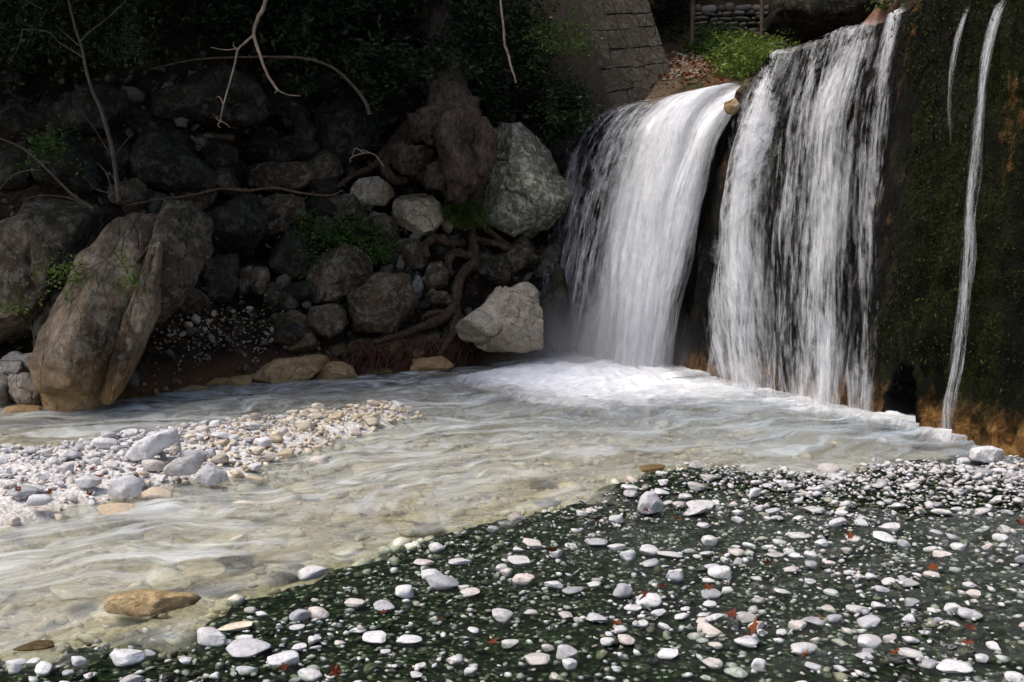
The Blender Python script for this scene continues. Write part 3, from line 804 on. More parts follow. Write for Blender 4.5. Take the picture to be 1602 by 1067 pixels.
# mist hanging over the plunge
m, nt = new_mat('mist'); N = NT(nt)
tc = N.n('ShaderNodeTexCoord').outputs['Object']
ln = N.n('ShaderNodeVectorMath', operation='LENGTH'); N.l(tc, ln.inputs[0])
dn = N.math('MULTIPLY', N.math('POWER', N.math('SUBTRACT', 1.0, ln.outputs['Value'], clamp=True), 1.4), N.ramp(N.noise(pos_of(N), 1.7, 3, 0.5), [(0.3, 0.2), (0.65, 1.3)]))
vs = N.n('ShaderNodeVolumePrincipled'); vs.inputs['Color'].default_value = (0.95, 0.96, 1, 1); vs.inputs['Anisotropy'].default_value = 0.1
N.l(N.math('MULTIPLY', dn, 0.75), vs.inputs['Density'])
o_ = N.n('ShaderNodeOutputMaterial'); N.l(vs.outputs[0], o_.inputs['Volume'])
D, F = ico(3)
o = link('mist', mesh_from('mist', D, F), m, kind='stuff', label='pale mist hanging over the foot of the left waterfalls', loc=(1.15, 13.4, 0.1))
o.scale = (1.7, 1.9, 1.15)
# ------------------------------------------------------------------ boulders of the far bank
def polar_radius(pts, cx_, cz_, n=256, smooth=1):
    """distance from the centre to the outline for n directions"""
    th = np.linspace(-math.pi, math.pi, n, endpoint=False)
    d = np.stack([np.cos(th), np.sin(th)], 1)
    P = np.array(pts) - np.array([cx_, cz_])
    R = np.full(n, 0.0)
    for i in range(len(P)):
        a, b = P[i], P[(i + 1) % len(P)]
        e = b - a
        den = d[:, 0] * e[1] - d[:, 1] * e[0]
        den = np.where(abs(den) < 1e-9, 1e-9, den)
        t = (a[0] * e[1] - a[1] * e[0]) / den
        s = (a[0] * d[:, 1] - a[1] * d[:, 0]) / den
        ok = (t > 0) & (s >= -1e-6) & (s <= 1 + 1e-6)
        R = np.where(ok, np.maximum(R, t), R)
    R = np.maximum(R, 0.05 * R.max())
    for _ in range(smooth):
        R = 0.25 * np.roll(R, 1) + 0.5 * R + 0.25 * np.roll(R, -1)
    return th, R

def boulder(name, outline, mat, label, cat='boulder', thick=0.6, Y=None, push=0.25, seed=0, lod=5, cuts=13, rough=0.06, grit=1.0, group=None, strata=0.0, parent=None, surf=None, tilt=0.0):
    pts = np.array(outline, float)
    c = pts.mean(0)
    if Y is None:
        q = march(c[0], c[1] + 0.25 * (pts[:, 1].max() - c[1]), surf or hill_h, 8, 30)
        Y = q[1]
    wp = np.array([at_y(x, y, Y) for x, y in pts])
    C = wp.mean(0)
    ex = np.ptp(wp[:, 0]); ez = np.ptp(wp[:, 2]); size = 0.5 * (ex + ez)
    th, R = polar_radius(wp[:, [0, 2]], C[0], C[2])
    D, F = ico(lod)
    rho = np.hypot(D[:, 0], D[:, 2])
    ang = np.arctan2(D[:, 2], D[:, 0])
    RR = np.interp(ang, np.append(th, math.pi), np.append(R, R[0]))
    rp = rho ** 0.72
    V = np.stack([RR * rp * np.cos(ang), np.sign(D[:, 1]) * abs(D[:, 1]) ** 0.85 * thick * size, RR * rp * np.sin(ang)], 1)
    r = np.random.default_rng(seed + 100)
    for _ in range(cuts):                       # chiselled faces
        n_ = r.normal(size=3); n_[1] = -abs(n_[1]) * 1.3 if r.random() < 0.75 else n_[1]
        n_ /= np.linalg.norm(n_)
        proj = V @ n_
        lim = proj.max() * r.uniform(0.62, 0.9)
        V = V - np.outer(np.maximum(0, proj - lim) * 0.95, n_)
    rad = V / (np.linalg.norm(V, axis=1)[:, None] + 1e-9)
    q = V + C
    disp = fbm(q * (2.2 / size), seed, 4) * rough * 1.6 * size + ridged(q * (4.0 / size), seed + 5, 3) * rough * 0.45 * size
    if strata: disp += strata * size * noise3(q * np.array([1.5, 1.5, 7.0]) / size + tilt * q[:, [2, 0, 1]] * 3 / size, seed + 9)
    crk = np.abs(noise3(q * (2.6 / size), seed + 31))
    disp -= 0.05 * size * (1 - sstep(0.0, 0.05, crk))
    V = V + rad * disp[:, None]
    V = V + rad * (fbm(q * (11 / size), seed + 3, 3) * 0.018 * size * grit + ridged(q * (7 / size), seed + 4, 3) * 0.012 * size * grit)[:, None]
    w0 = wp - C
    for ax in (0, 2):                            # chiselling shrinks it: bring it back to its measured size
        lo, hi = V[:, ax].min(), V[:, ax].max(); l0, h0 = w0[:, ax].min(), w0[:, ax].max()
        V[:, ax] = l0 + (V[:, ax] - lo) * (h0 - l0) / (hi - lo)
    V[:, 1] += tilt * V[:, 2]
    off = np.array([0, -push * size, 0])
    me = mesh_from(name, V, F)
    return link(name, me, mat, parent, label, cat if parent is None else None, group, loc=tuple(C + off))

B = [
 # outline in picture columns/rows, material, label, options
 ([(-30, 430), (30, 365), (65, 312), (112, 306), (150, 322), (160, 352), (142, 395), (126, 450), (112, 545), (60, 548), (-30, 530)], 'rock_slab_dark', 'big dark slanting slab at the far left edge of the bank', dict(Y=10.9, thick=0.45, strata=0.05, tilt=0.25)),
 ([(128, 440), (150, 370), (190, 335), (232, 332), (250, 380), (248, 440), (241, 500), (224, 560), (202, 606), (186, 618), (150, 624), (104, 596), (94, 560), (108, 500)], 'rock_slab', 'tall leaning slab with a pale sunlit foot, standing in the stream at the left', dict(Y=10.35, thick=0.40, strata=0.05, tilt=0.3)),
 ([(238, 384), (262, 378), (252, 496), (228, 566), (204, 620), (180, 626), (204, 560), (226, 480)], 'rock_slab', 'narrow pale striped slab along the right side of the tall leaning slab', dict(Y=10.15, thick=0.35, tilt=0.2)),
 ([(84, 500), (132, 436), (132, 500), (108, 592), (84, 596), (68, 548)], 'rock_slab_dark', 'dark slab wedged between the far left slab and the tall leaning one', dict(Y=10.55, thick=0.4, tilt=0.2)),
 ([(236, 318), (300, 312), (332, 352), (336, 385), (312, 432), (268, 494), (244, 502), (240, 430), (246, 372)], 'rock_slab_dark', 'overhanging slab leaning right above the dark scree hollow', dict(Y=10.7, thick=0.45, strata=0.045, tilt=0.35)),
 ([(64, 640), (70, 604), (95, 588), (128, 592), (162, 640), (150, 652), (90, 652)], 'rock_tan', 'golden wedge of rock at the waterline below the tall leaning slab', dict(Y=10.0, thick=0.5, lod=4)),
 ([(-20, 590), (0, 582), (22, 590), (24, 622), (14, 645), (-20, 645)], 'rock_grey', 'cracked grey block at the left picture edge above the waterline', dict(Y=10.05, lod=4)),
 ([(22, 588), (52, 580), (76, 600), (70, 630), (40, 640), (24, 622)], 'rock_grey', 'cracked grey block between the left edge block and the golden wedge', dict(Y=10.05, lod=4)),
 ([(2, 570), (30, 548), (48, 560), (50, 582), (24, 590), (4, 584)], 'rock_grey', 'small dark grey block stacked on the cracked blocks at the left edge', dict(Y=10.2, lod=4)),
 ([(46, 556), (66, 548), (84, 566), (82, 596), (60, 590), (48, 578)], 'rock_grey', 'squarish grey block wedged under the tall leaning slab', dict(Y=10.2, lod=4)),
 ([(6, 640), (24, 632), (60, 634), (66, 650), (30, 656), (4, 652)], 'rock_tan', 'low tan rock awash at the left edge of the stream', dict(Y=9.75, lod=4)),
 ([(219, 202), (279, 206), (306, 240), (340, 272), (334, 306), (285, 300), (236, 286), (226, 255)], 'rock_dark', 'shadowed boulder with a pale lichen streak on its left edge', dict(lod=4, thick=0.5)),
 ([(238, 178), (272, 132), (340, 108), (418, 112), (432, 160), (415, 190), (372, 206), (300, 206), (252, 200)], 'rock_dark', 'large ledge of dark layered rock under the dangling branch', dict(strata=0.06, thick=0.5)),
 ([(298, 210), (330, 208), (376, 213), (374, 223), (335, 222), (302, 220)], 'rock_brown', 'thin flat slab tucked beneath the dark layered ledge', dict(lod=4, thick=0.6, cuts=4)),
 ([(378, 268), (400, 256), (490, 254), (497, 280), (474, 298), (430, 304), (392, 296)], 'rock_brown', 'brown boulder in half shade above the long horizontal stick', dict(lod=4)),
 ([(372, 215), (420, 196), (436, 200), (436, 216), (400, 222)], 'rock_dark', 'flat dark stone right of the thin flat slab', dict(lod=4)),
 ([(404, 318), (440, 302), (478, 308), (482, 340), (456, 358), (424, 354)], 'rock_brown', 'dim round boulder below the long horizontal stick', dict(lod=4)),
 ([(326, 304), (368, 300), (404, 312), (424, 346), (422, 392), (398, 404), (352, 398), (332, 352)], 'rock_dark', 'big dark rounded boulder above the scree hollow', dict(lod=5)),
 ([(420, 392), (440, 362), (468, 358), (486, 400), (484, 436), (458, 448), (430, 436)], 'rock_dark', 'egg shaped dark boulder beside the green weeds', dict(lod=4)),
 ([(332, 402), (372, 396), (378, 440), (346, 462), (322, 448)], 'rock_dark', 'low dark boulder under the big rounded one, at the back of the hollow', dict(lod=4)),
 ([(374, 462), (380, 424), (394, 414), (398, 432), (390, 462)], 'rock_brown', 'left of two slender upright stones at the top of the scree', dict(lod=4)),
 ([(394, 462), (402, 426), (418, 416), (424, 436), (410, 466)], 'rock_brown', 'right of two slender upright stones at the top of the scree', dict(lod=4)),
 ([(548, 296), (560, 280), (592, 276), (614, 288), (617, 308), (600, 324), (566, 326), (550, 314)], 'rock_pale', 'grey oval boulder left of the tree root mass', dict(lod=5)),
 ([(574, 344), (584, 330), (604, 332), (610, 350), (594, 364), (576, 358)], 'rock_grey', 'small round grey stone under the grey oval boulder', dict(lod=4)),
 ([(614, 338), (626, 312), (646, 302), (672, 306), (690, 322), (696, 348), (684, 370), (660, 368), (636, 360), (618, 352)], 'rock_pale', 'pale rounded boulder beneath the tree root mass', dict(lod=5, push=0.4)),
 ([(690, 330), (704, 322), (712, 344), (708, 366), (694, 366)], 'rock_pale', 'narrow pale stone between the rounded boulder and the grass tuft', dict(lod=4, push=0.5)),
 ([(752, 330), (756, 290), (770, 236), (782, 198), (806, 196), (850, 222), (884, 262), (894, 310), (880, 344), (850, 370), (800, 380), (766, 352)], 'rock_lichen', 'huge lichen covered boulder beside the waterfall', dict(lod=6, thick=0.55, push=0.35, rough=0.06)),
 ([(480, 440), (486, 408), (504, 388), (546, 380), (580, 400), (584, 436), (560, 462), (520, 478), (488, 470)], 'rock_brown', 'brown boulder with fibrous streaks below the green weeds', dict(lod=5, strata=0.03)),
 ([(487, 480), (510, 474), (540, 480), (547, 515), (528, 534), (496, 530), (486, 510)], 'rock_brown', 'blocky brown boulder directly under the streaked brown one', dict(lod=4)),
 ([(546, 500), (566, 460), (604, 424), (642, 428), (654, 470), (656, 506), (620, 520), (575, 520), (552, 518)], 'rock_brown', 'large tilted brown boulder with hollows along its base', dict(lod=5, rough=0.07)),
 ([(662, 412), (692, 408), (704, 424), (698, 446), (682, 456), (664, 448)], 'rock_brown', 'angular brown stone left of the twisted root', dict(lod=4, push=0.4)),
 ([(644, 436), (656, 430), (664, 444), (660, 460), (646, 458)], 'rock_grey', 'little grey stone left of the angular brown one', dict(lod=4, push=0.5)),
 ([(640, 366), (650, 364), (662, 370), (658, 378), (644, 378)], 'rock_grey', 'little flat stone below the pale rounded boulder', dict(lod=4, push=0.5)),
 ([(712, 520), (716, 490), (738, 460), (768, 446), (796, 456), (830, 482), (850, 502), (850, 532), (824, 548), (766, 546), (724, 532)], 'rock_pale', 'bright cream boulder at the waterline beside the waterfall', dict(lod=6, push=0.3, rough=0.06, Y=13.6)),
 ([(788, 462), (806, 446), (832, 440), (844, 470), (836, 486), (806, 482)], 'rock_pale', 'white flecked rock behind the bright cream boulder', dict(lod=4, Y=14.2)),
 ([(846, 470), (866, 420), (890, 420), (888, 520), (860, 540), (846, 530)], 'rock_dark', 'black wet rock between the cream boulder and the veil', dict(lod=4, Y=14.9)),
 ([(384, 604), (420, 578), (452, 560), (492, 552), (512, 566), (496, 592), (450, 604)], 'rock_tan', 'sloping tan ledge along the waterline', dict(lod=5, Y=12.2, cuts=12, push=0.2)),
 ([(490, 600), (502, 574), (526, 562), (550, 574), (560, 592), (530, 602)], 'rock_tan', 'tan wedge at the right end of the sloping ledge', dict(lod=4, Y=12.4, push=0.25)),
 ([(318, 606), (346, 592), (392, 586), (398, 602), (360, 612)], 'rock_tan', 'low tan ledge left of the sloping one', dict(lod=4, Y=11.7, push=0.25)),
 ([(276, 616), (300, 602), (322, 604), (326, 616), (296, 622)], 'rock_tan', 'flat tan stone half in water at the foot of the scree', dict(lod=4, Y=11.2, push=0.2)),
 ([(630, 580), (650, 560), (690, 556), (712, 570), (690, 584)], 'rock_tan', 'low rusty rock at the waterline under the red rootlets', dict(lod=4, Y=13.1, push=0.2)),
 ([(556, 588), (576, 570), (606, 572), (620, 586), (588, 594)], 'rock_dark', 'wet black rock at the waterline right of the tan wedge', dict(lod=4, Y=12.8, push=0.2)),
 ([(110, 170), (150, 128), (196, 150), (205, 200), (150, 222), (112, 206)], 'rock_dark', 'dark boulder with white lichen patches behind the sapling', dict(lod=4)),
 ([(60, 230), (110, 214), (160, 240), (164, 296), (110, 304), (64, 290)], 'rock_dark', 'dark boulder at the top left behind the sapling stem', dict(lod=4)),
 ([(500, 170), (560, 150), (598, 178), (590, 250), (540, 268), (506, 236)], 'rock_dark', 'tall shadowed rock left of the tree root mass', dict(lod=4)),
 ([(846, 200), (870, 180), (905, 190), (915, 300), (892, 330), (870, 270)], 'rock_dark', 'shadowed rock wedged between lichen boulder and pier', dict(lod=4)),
 ([(440, 178), (470, 180), (472, 196), (452, 202), (438, 194)], 'rock_brown', 'little brown stone in the dark above the brown boulder', dict(lod=4)),
]
for i, (ol, mt_, lab, kw) in enumerate(B):
    kw = dict(kw); kw.setdefault('seed', 200 + i * 7)
    boulder('boulder', ol, M[mt_], lab, **kw)

# rocks round the weir crest and on the slope behind it
boulder('boulder', [(1150, 160), (1152, 146), (1170, 124), (1196, 118), (1202, 134), (1192, 142), (1174, 150), (1160, 158)], M['rock_brown'], 'brown rock in the notch between two parts of the weir crest', Y=12.95, lod=4, seed=901, push=0.1)
boulder('boulder', [(1132, 172), (1136, 158), (1150, 154), (1160, 162), (1150, 172), (1138, 180)], M['rock_tan'], 'small golden rock below the notch rock, between two torrents', Y=12.75, lod=4, seed=902, push=0.2)
def stone_px(ol, mat, label, sink=0.0, cat_='stone', name='stone', **kw):
    b = max(p_[1] for p_ in ol); xm = sum(p_[0] for p_ in ol) / len(ol)
    G = ground_pt(xm, b - 2, kw.pop('z', 0.0))
    kw = dict(dict(lod=4, thick=.5, push=-.3, rough=.05, cuts=9), **kw)
    return boulder(name, ol, mat, label, cat_, Y=G[1], **kw)
boulder('rock_face', [(1196, -60), (1340, -60), (1362, 20), (1340, 52), (1286, 76), (1236, 78), (1206, 56)], M['rock_dark'], 'dark mossy rock face behind the weir crest, right of the dry stone wall', 'rock', Y=19.0, lod=5, seed=903, thick=0.4)

# ------------------------------------------------------------------ masonry pier
pier = link('pier', None, None, label='sloping masonry pier of grey brown blocks at the left end of the weir', cat='pier')
m, nt = new_mat('pier mortar'); N = NT(nt)
p = pos_of(N); a = N.noise(p, 8, 8, 0.7)
c = N.ramp(a, [(0.3, (0.032, 0.027, 0.022)), (0.7, (0.075, 0.063, 0.052))])
N.out(N.principled(c, 0.9, 0.2, N.bump(a, 0.6, 0.03)))
M['mortar'] = m
M['pier_stone'] = rock_mat('pier stone', (0.042, 0.033, 0.025), (0.08, 0.064, 0.05), (0.13, 0.107, 0.085), lichen=0.3, lichen_col=(0.24, 0.23, 0.2), moss=0.25, ochre=0.0, bump=0.9)
pb0, pb1 = at_y(962, 190, 15.9), at_y(1068, 172, 16.7)
pt0, pt1 = at_y(905, -30, 16.9), at_y(1004, -30, 17.6)
up = (pt0 - pb0); upr = (pt1 - pb1)
pb0 = pb0 - up * 0.15; pb1 = pb1 - upr * 0.15
pt0 = pt0 + up * 0.9; pt1 = pt1 + upr * 0.9
cor = np.array([pb0, pb1, pt1, pt0])
nrm = np.cross(cor[1] - cor[0], cor[3] - cor[0]); nrm /= np.linalg.norm(nrm)
if nrm[1] > 0: nrm = -nrm
backv = np.array([-1.5, 3.4, 0.0])
drop = np.array([-0.35, -0.15, -3.4])
Vp = np.concatenate([cor, cor + backv, [cor[0] + drop], [cor[1] + drop], [cor[0] + drop + backv], [cor[1] + drop + backv]])
Fp = [[0, 1, 2, 3], [3, 2, 6, 7], [4, 0, 3, 7], [1, 5, 6, 2], [8, 9, 1, 0], [10, 8, 0, 4], [9, 11, 5, 1]]
Vp[:, :] -= nrm * 0.03
link('core', mesh_from('pier core', Vp, Fp, False), M['mortar'], pier)
def face_pt(a, b): return (cor[0] * (1 - a) + cor[1] * a) * (1 - b) + (cor[3] * (1 - a) + cor[2] * a) * b
r = np.random.default_rng(21)
def block(quad, n, d, bev=0.16, jit=0.0):
    """one dressed stone: four-sided, edges chamfered, face a little uneven"""
    q = np.array(quad); c_ = q.mean(0)
    ring1 = q * 0.985 + c_ * 0.015
    ring2 = q * (1 - bev) + c_ * bev
    k = r.normal(0, jit, 4)[:, None] * n
    V = np.concatenate([ring1 - n * 0.05, ring1 + n * d * 0.45, ring2 + n * d + k, [c_ + n * (d + abs(r.normal(0, jit)))]])
    F = []
    for i in range(4):
        j = (i + 1) % 4
        F += [[i, j, 4 + j, 4 + i], [4 + i, 4 + j, 8 + j, 8 + i], [8 + i, 8 + j, 12]]
    return V, F
row = 0; bq = 0.0
while bq < 1.0:
    hrow = r.uniform(0.045, 0.075)
    a0 = -0.02 if row % 2 else 0.0
    x = 0.0
    while x < 1.0:
        wd = r.uniform(0.14, 0.42)
        x1 = min(1.0, x + wd)
        if 1.0 - x1 < 0.1: x1 = 1.0
        g = 0.0012
        jx = lambda: r.normal(0, 0.014); jb = lambda: r.normal(0, 0.003)
        qd = [face_pt(x + g + (jx() if x > 0 else 0), bq + 0.0006 + jb()), face_pt(x1 - g + (jx() if x1 < 1 else 0), bq + 0.0006 + jb()), face_pt(x1 - g + (jx() if x1 < 1 else 0), min(bq + hrow - 0.0006 + jb(), 1.01)), face_pt(x + g + (jx() if x > 0 else 0), min(bq + hrow - 0.0006 + jb(), 1.01))]
        V, F = block(qd, nrm, r.uniform(0.0, 0.012), 0.05, 0.004)
        link('stone_block', mesh_from('stone_block', V, F, False), M['pier_stone'], pier)
        x = x1
    bq += hrow; row += 1

# ------------------------------------------------------------------ dry stone walls
unit = []
for k in range(8):
    D, F = ico(2)
    rr = np.random.default_rng(300 + k)
    V = np.sign(D) * abs(D) ** 0.72 * np.array([1, 0.9, 0.8])
    V = V * (1 + 0.16 * fbm(D * 1.6 + k * 9, 300 + k, 3)[:, None])
    unit.append(mesh_from('wall_stone', V * 0.5, F))
M['wall_stone'] = pebble_mat('dry wall stone', [(0, (0.09, 0.08, 0.065)), (0.4, (0.20, 0.175, 0.145)), (0.7, (0.15, 0.11, 0.07)), (0.9, (0.30, 0.27, 0.22)), (1, (0.10, 0.095, 0.09))], rough=0.9)
for u_ in unit: u_.materials.append(M['wall_stone'])
def dry_wall(label, x0, x1, yb, yt, Y, sz, seed, slope=0.0):
    root = link('dry_stone_wall', None, None, label=label, cat='wall')
    r = np.random.default_rng(seed)
    A = at_y(x0, yb, Y); Bq = at_y(x1, yb, Y); T = at_y(x0, yt, Y)
    root.location = tuple(A)
    Wd, Hd = Bq[0] - A[0], T[2] - A[2]
    V = np.array([(0, .05, -.3), (Wd, .05, -.3), (Wd, .05, Hd * .97), (0, .05, Hd * .97), (0, .6, -.3), (Wd, .6, -.3), (Wd, .6, Hd * .97), (0, .6, Hd * .97)])
    link('core', mesh_from('wall core', V, [[0, 1, 2, 3], [3, 2, 6, 7], [0, 3, 7, 4], [1, 5, 6, 2], [4, 7, 6, 5]], False), M['soil'], root)
    z = 0.0
    while z < Hd:
        h = sz * r.uniform(0.45, 1.4); x = r.uniform(-0.5, 0) * sz
        while x < Wd:
            zz = z + r.normal(0, .02); w = sz * r.uniform(0.6, 2.8)
            o = link('stone', unit[r.integers(8)], None, root)
            o.location = (x + w / 2, r.uniform(-0.05, 0.03), zz + h / 2)
            o.scale = (w * 1.0, sz * 1.4, h * r.uniform(.8, 1.25))
            o.rotation_euler = (r.normal(0, .08), r.normal(0, .10), r.normal(0, .12))
            x += w * 1.04
        z += h * 1.0
    return root
dry_wall('dry stone wall behind the bushes at the top of the slope', 1086, 1222, 80, 14, 20.5, 0.13, 71)
dry_wall('dark dry stone wall high on the shaded left bank', 288, 402, 62, -30, 15.6, 0.15, 72)

# ------------------------------------------------------------------ posts and far trunk
def post(label, x, y0, y1, Y, rad, mat=None, name='fence_post', cat_='post'):
    a = at_y(x, y1, Y); b = at_y(x + 1, y0, Y)
    P = smooth_path([a - np.array([0, 0, .3]), a, (a + b) / 2 + np.array([.01, 0, 0]), b], 14)
    V, F = tube_geo(P - a, np.linspace(rad, rad * .9, 14), 10, 0.08, 3)
    return link(name, mesh_from(name, V, F), mat or M['bark'], None, label, cat_, loc=tuple(a))
post('brown wooden post in front of the dry stone wall, nearer the pier', 1083, -60, 44, 19.0, 0.045)
post('thin brown wooden post at the right end of the dry stone wall', 1191, -60, 72, 18.6, 0.04)
post('pale grey post beside the reddish trunk above the weir crest', 1408, -80, 30, 13.5, 0.045, M['rock_grey'])
tr_ = link('tree', None, None, label='reddish brown leaning tree trunk above the weir crest', cat='tree')
a = at_y(1368, 48, 13.2); P = smooth_path([a, at_y(1384, 20, 13.2), at_y(1400, -20, 13.3), at_y(1420, -110, 13.4), at_y(1450, -300, 13.6)], 24)
V, F = tube_geo(P, np.linspace(0.17, 0.09, 24), 12, 0.12, 8)
link('trunk', mesh_from('trunk', V, F), bark_mat('red bark', (0.13, 0.065, 0.045), (0.34, 0.19, 0.135), 22), tr_)
C = at_y(1380, 6, 13.0) + RNG.normal(0, 1, (60, 3)) * np.array([0.09, .08, .04])
C2 = at_y(1455, -330, 13.6) + RNG.normal(0, 1, (2500, 3)) * np.array([1.0, .9, .5])
V, F = leaf_geo(np.concatenate([C, C2]), 0.09, RNG, 0.5)
link('crown', mesh_from('crown', V, F, False), M['leaf_weed'], tr_, kind='stuff')

# ------------------------------------------------------------------ gnarled tree with exposed roots
def hp(x, y, lift=0.0):
    q = march(x, y, hill_h, 8, 30)
    return q - np.array([0, lift, 0])
gt = link('gnarled_tree', None, None, label='gnarled old tree with swollen root mass clasping the boulders', cat='tree')
def part_tube(name, path, rad, n=40, seg=14, lump=0.18, seed=0, mat='bark_root', parent=gt, lift=0.12, Y=None):
    pts = []
    for q in path:
        pts.append(at_y(q[0], q[1], Y if Y else q[2]) if (Y or len(q) > 2) else hp(q[0], q[1], lift))
    P = smooth_path(pts, n)
    R = np.interp(np.linspace(0, 1, n), np.linspace(0, 1, len(rad)), rad)
    V, F = tube_geo(P, R, seg, lump, seed)
    return link(name, mesh_from(name, V, F), M[mat], parent)
k14 = px_size(14.0)
part_tube('trunk', [(672, -200, 16.6), (690, 60, 16.0), (700, 130, 15.2), (712, 190, 14.5), (722, 240, 14.2), (716, 292, 14.0), (712, 316, 13.95)], [26 * k14, 28 * k14, 34 * k14, 40 * k14, 36 * k14, 24 * k14, 10 * k14], 110, 64, 0.5, 5, mat='bark_burl')
for i, (path, rad) in enumerate([
    ([(676, 170), (650, 205), (620, 238), (606, 262), (618, 282), (640, 286)], [20, 16, 14, 12, 10]),
    ([(690, 200), (672, 235), (664, 268), (676, 290), (694, 284), (700, 262)], [22, 17, 13, 11]),
    ([(668, 190), (640, 200), (604, 244), (590, 262), (556, 278), (534, 296)], [14, 10, 7, 4]),
    ([(740, 190), (756, 220), (762, 258), (750, 296), (738, 330)], [26, 24, 18, 10]),
    ([(650, 205), (640, 235), (648, 262), (664, 280)], [16, 16, 12]),
    ([(738, 352), (742, 384), (744, 408), (726, 428), (716, 452), (712, 478), (690, 498), (664, 508), (630, 520), (590, 532)], [9, 12, 14, 13, 12, 14, 13, 10, 8, 6]),
    ([(736, 372), (770, 380), (800, 390), (836, 394), (862, 384), (884, 368)], [9, 8, 8, 7, 5]),
    ([(744, 340), (766, 362), (792, 382), (812, 392)], [8, 8, 6]),
    ([(736, 400), (716, 396), (704, 408), (708, 430)], [10, 12, 9, 6]),
    ([(728, 380), (704, 380), (684, 372), (668, 384), (672, 402)], [9, 11, 10, 7]),
    ([(714, 478), (716, 505), (704, 530), (690, 552)], [12, 11, 8, 4]),
    ([(706, 486), (676, 488), (664, 494)], [8, 7, 4]),
    ([(700, 300), (718, 318), (724, 340), (734, 362)], [24, 20, 12, 9])]):
    part_tube('root', path, [v_ * k14 * .62 for v_ in rad], 60, 16, 0.42, 40 + i, lift=0.34)
k_ = px_size(14.0)
for i, ol in enumerate([[(682, 190), (700, 170), (728, 168), (748, 200), (756, 250), (744, 300), (722, 318), (702, 306), (694, 262), (684, 226)],
                        [(738, 186), (760, 182), (780, 206), (776, 250), (760, 290), (742, 280), (736, 230)],
                        [(636, 182), (664, 166), (696, 170), (704, 206), (684, 236), (656, 226)],
                        [(606, 236), (630, 222), (662, 232), (672, 262), (640, 276), (612, 266)],
                        [(664, 262), (690, 250), (704, 274), (696, 300), (668, 296)]]):
    boulder('burl', ol, M['bark_burl'], None, parent=gt, Y=[13.75, 13.95, 14.2, 13.9, 13.7][i], lod=5, seed=700 + i, cuts=2, rough=0.17, grit=3.2, thick=0.5, push=0.1)
# red rootlet fringe at the waterline
r = np.random.default_rng(31)
geos = []
for k in range(300):
    x = r.uniform(560, 780); y = 522 + 22 * r.random() + 0.02 * abs(x - 680)
    a = hp(x, y, 0.35); ln = r.uniform(0.15, 0.5)
    b = a + np.array([r.normal(-.12, .12), -r.uniform(0.05, .3), -ln]); b[2] = max(b[2], -0.02)
    P = smooth_path([a, (a + b) / 2 + r.normal(0, .05, 3), b], 7)
    geos.append(tube_geo(P, np.linspace(0.009, 0.003, 7), 4))
V, F = join_geo(geos)
link('rootlet_fringe', mesh_from('rootlet_fringe', V, F), M['root_red'], gt, kind='stuff')
# ------------------------------------------------------------------ rubble, roots and litter on the far bank
unit_peb = []
for k in range(16):
    D, F = ico(3)
    rr = np.random.default_rng(500 + k)
    V = np.sign(D) * abs(D) ** rr.uniform(0.78, 1.0)
    V = V * np.array([1.0, rr.uniform(0.62, 0.9), rr.uniform(0.36, 0.6)])
    for _ in range(rr.integers(6, 12)):
        n_ = rr.normal(size=3); n_[2] *= 0.8; n_ /= np.linalg.norm(n_)
        pr = V @ n_; lim = pr.max() * rr.uniform(0.55, 0.85)
        V = V - np.outer(np.maximum(0, pr - lim) * 0.96, n_)
    V = V * (1 + 0.11 * fbm(D * 1.5 + k * 5, 500 + k, 3)[:, None])
    unit_peb.append(V * 0.5)
def stones_joined(C, W, rng, lod=1, flat=1.0, tilt=0.18):
    D, F = ico(lod)
    n = len(C); nv = len(D)
    idx3 = {1: 42, 2: 162}[lod]
    out = np.empty((n, nv, 3))
    shapes = [u[:nv] for u in unit_peb]         # icosphere levels share their first vertices
    which = rng.integers(0, 16, n)
    az = rng.uniform(0, 2 * math.pi, n)
    tx, ty = rng.normal(0, tilt, n), rng.normal(0, tilt, n)
    for k in range(16):
        s = np.nonzero(which == k)[0]
        if len(s) == 0: continue
        V = shapes[k][None] * W[s][:, None, None] * np.array([1, 1, flat])
        z = V[..., 2] + V[..., 0] * tx[s][:, None] + V[..., 1] * ty[s][:, None]
        ca, sa = np.cos(az[s])[:, None], np.sin(az[s])[:, None]
        out[s, :, 0] = V[..., 0] * ca - V[..., 1] * sa + C[s, 0:1]
        out[s, :, 1] = V[..., 0] * sa + V[..., 1] * ca + C[s, 1:2]
        out[s, :, 2] = z + C[s, 2:3]
    FF = (F[None] + (np.arange(n) * nv)[:, None, None]).reshape(-1, 3)
    return out.reshape(-1, 3), FF
r = np.random.default_rng(77)
n = 2000
X = r.uniform(-9.5, 1.2, n); s_ = r.uniform(0.0, 4.2, n) ; Y = bank_y(X) + s_
C = np.stack([X, Y - 0.08, hill_h(X, Y) + 0.02], 1)
keep = fbm(C * 0.8, 91, 3) + 0.15 > r.uniform(-0.5, 0.5, n)
C = C[keep]
V, F = stones_joined(C, np.exp(r.normal(-2.25, 0.55, len(C))), r, 1, 1.4, 0.5)
M['rubble'] = pebble_mat('bank rubble', [(0, (0.015, 0.012, 0.01)), (0.5, (0.04, 0.033, 0.026)), (0.85, (0.085, 0.07, 0.055)), (1, (0.17, 0.145, 0.115))], rough=0.9)
link('rubble', mesh_from('rubble', V, F), M['rubble'], kind='stuff', label='dark rubble strewn over the earthen bank')
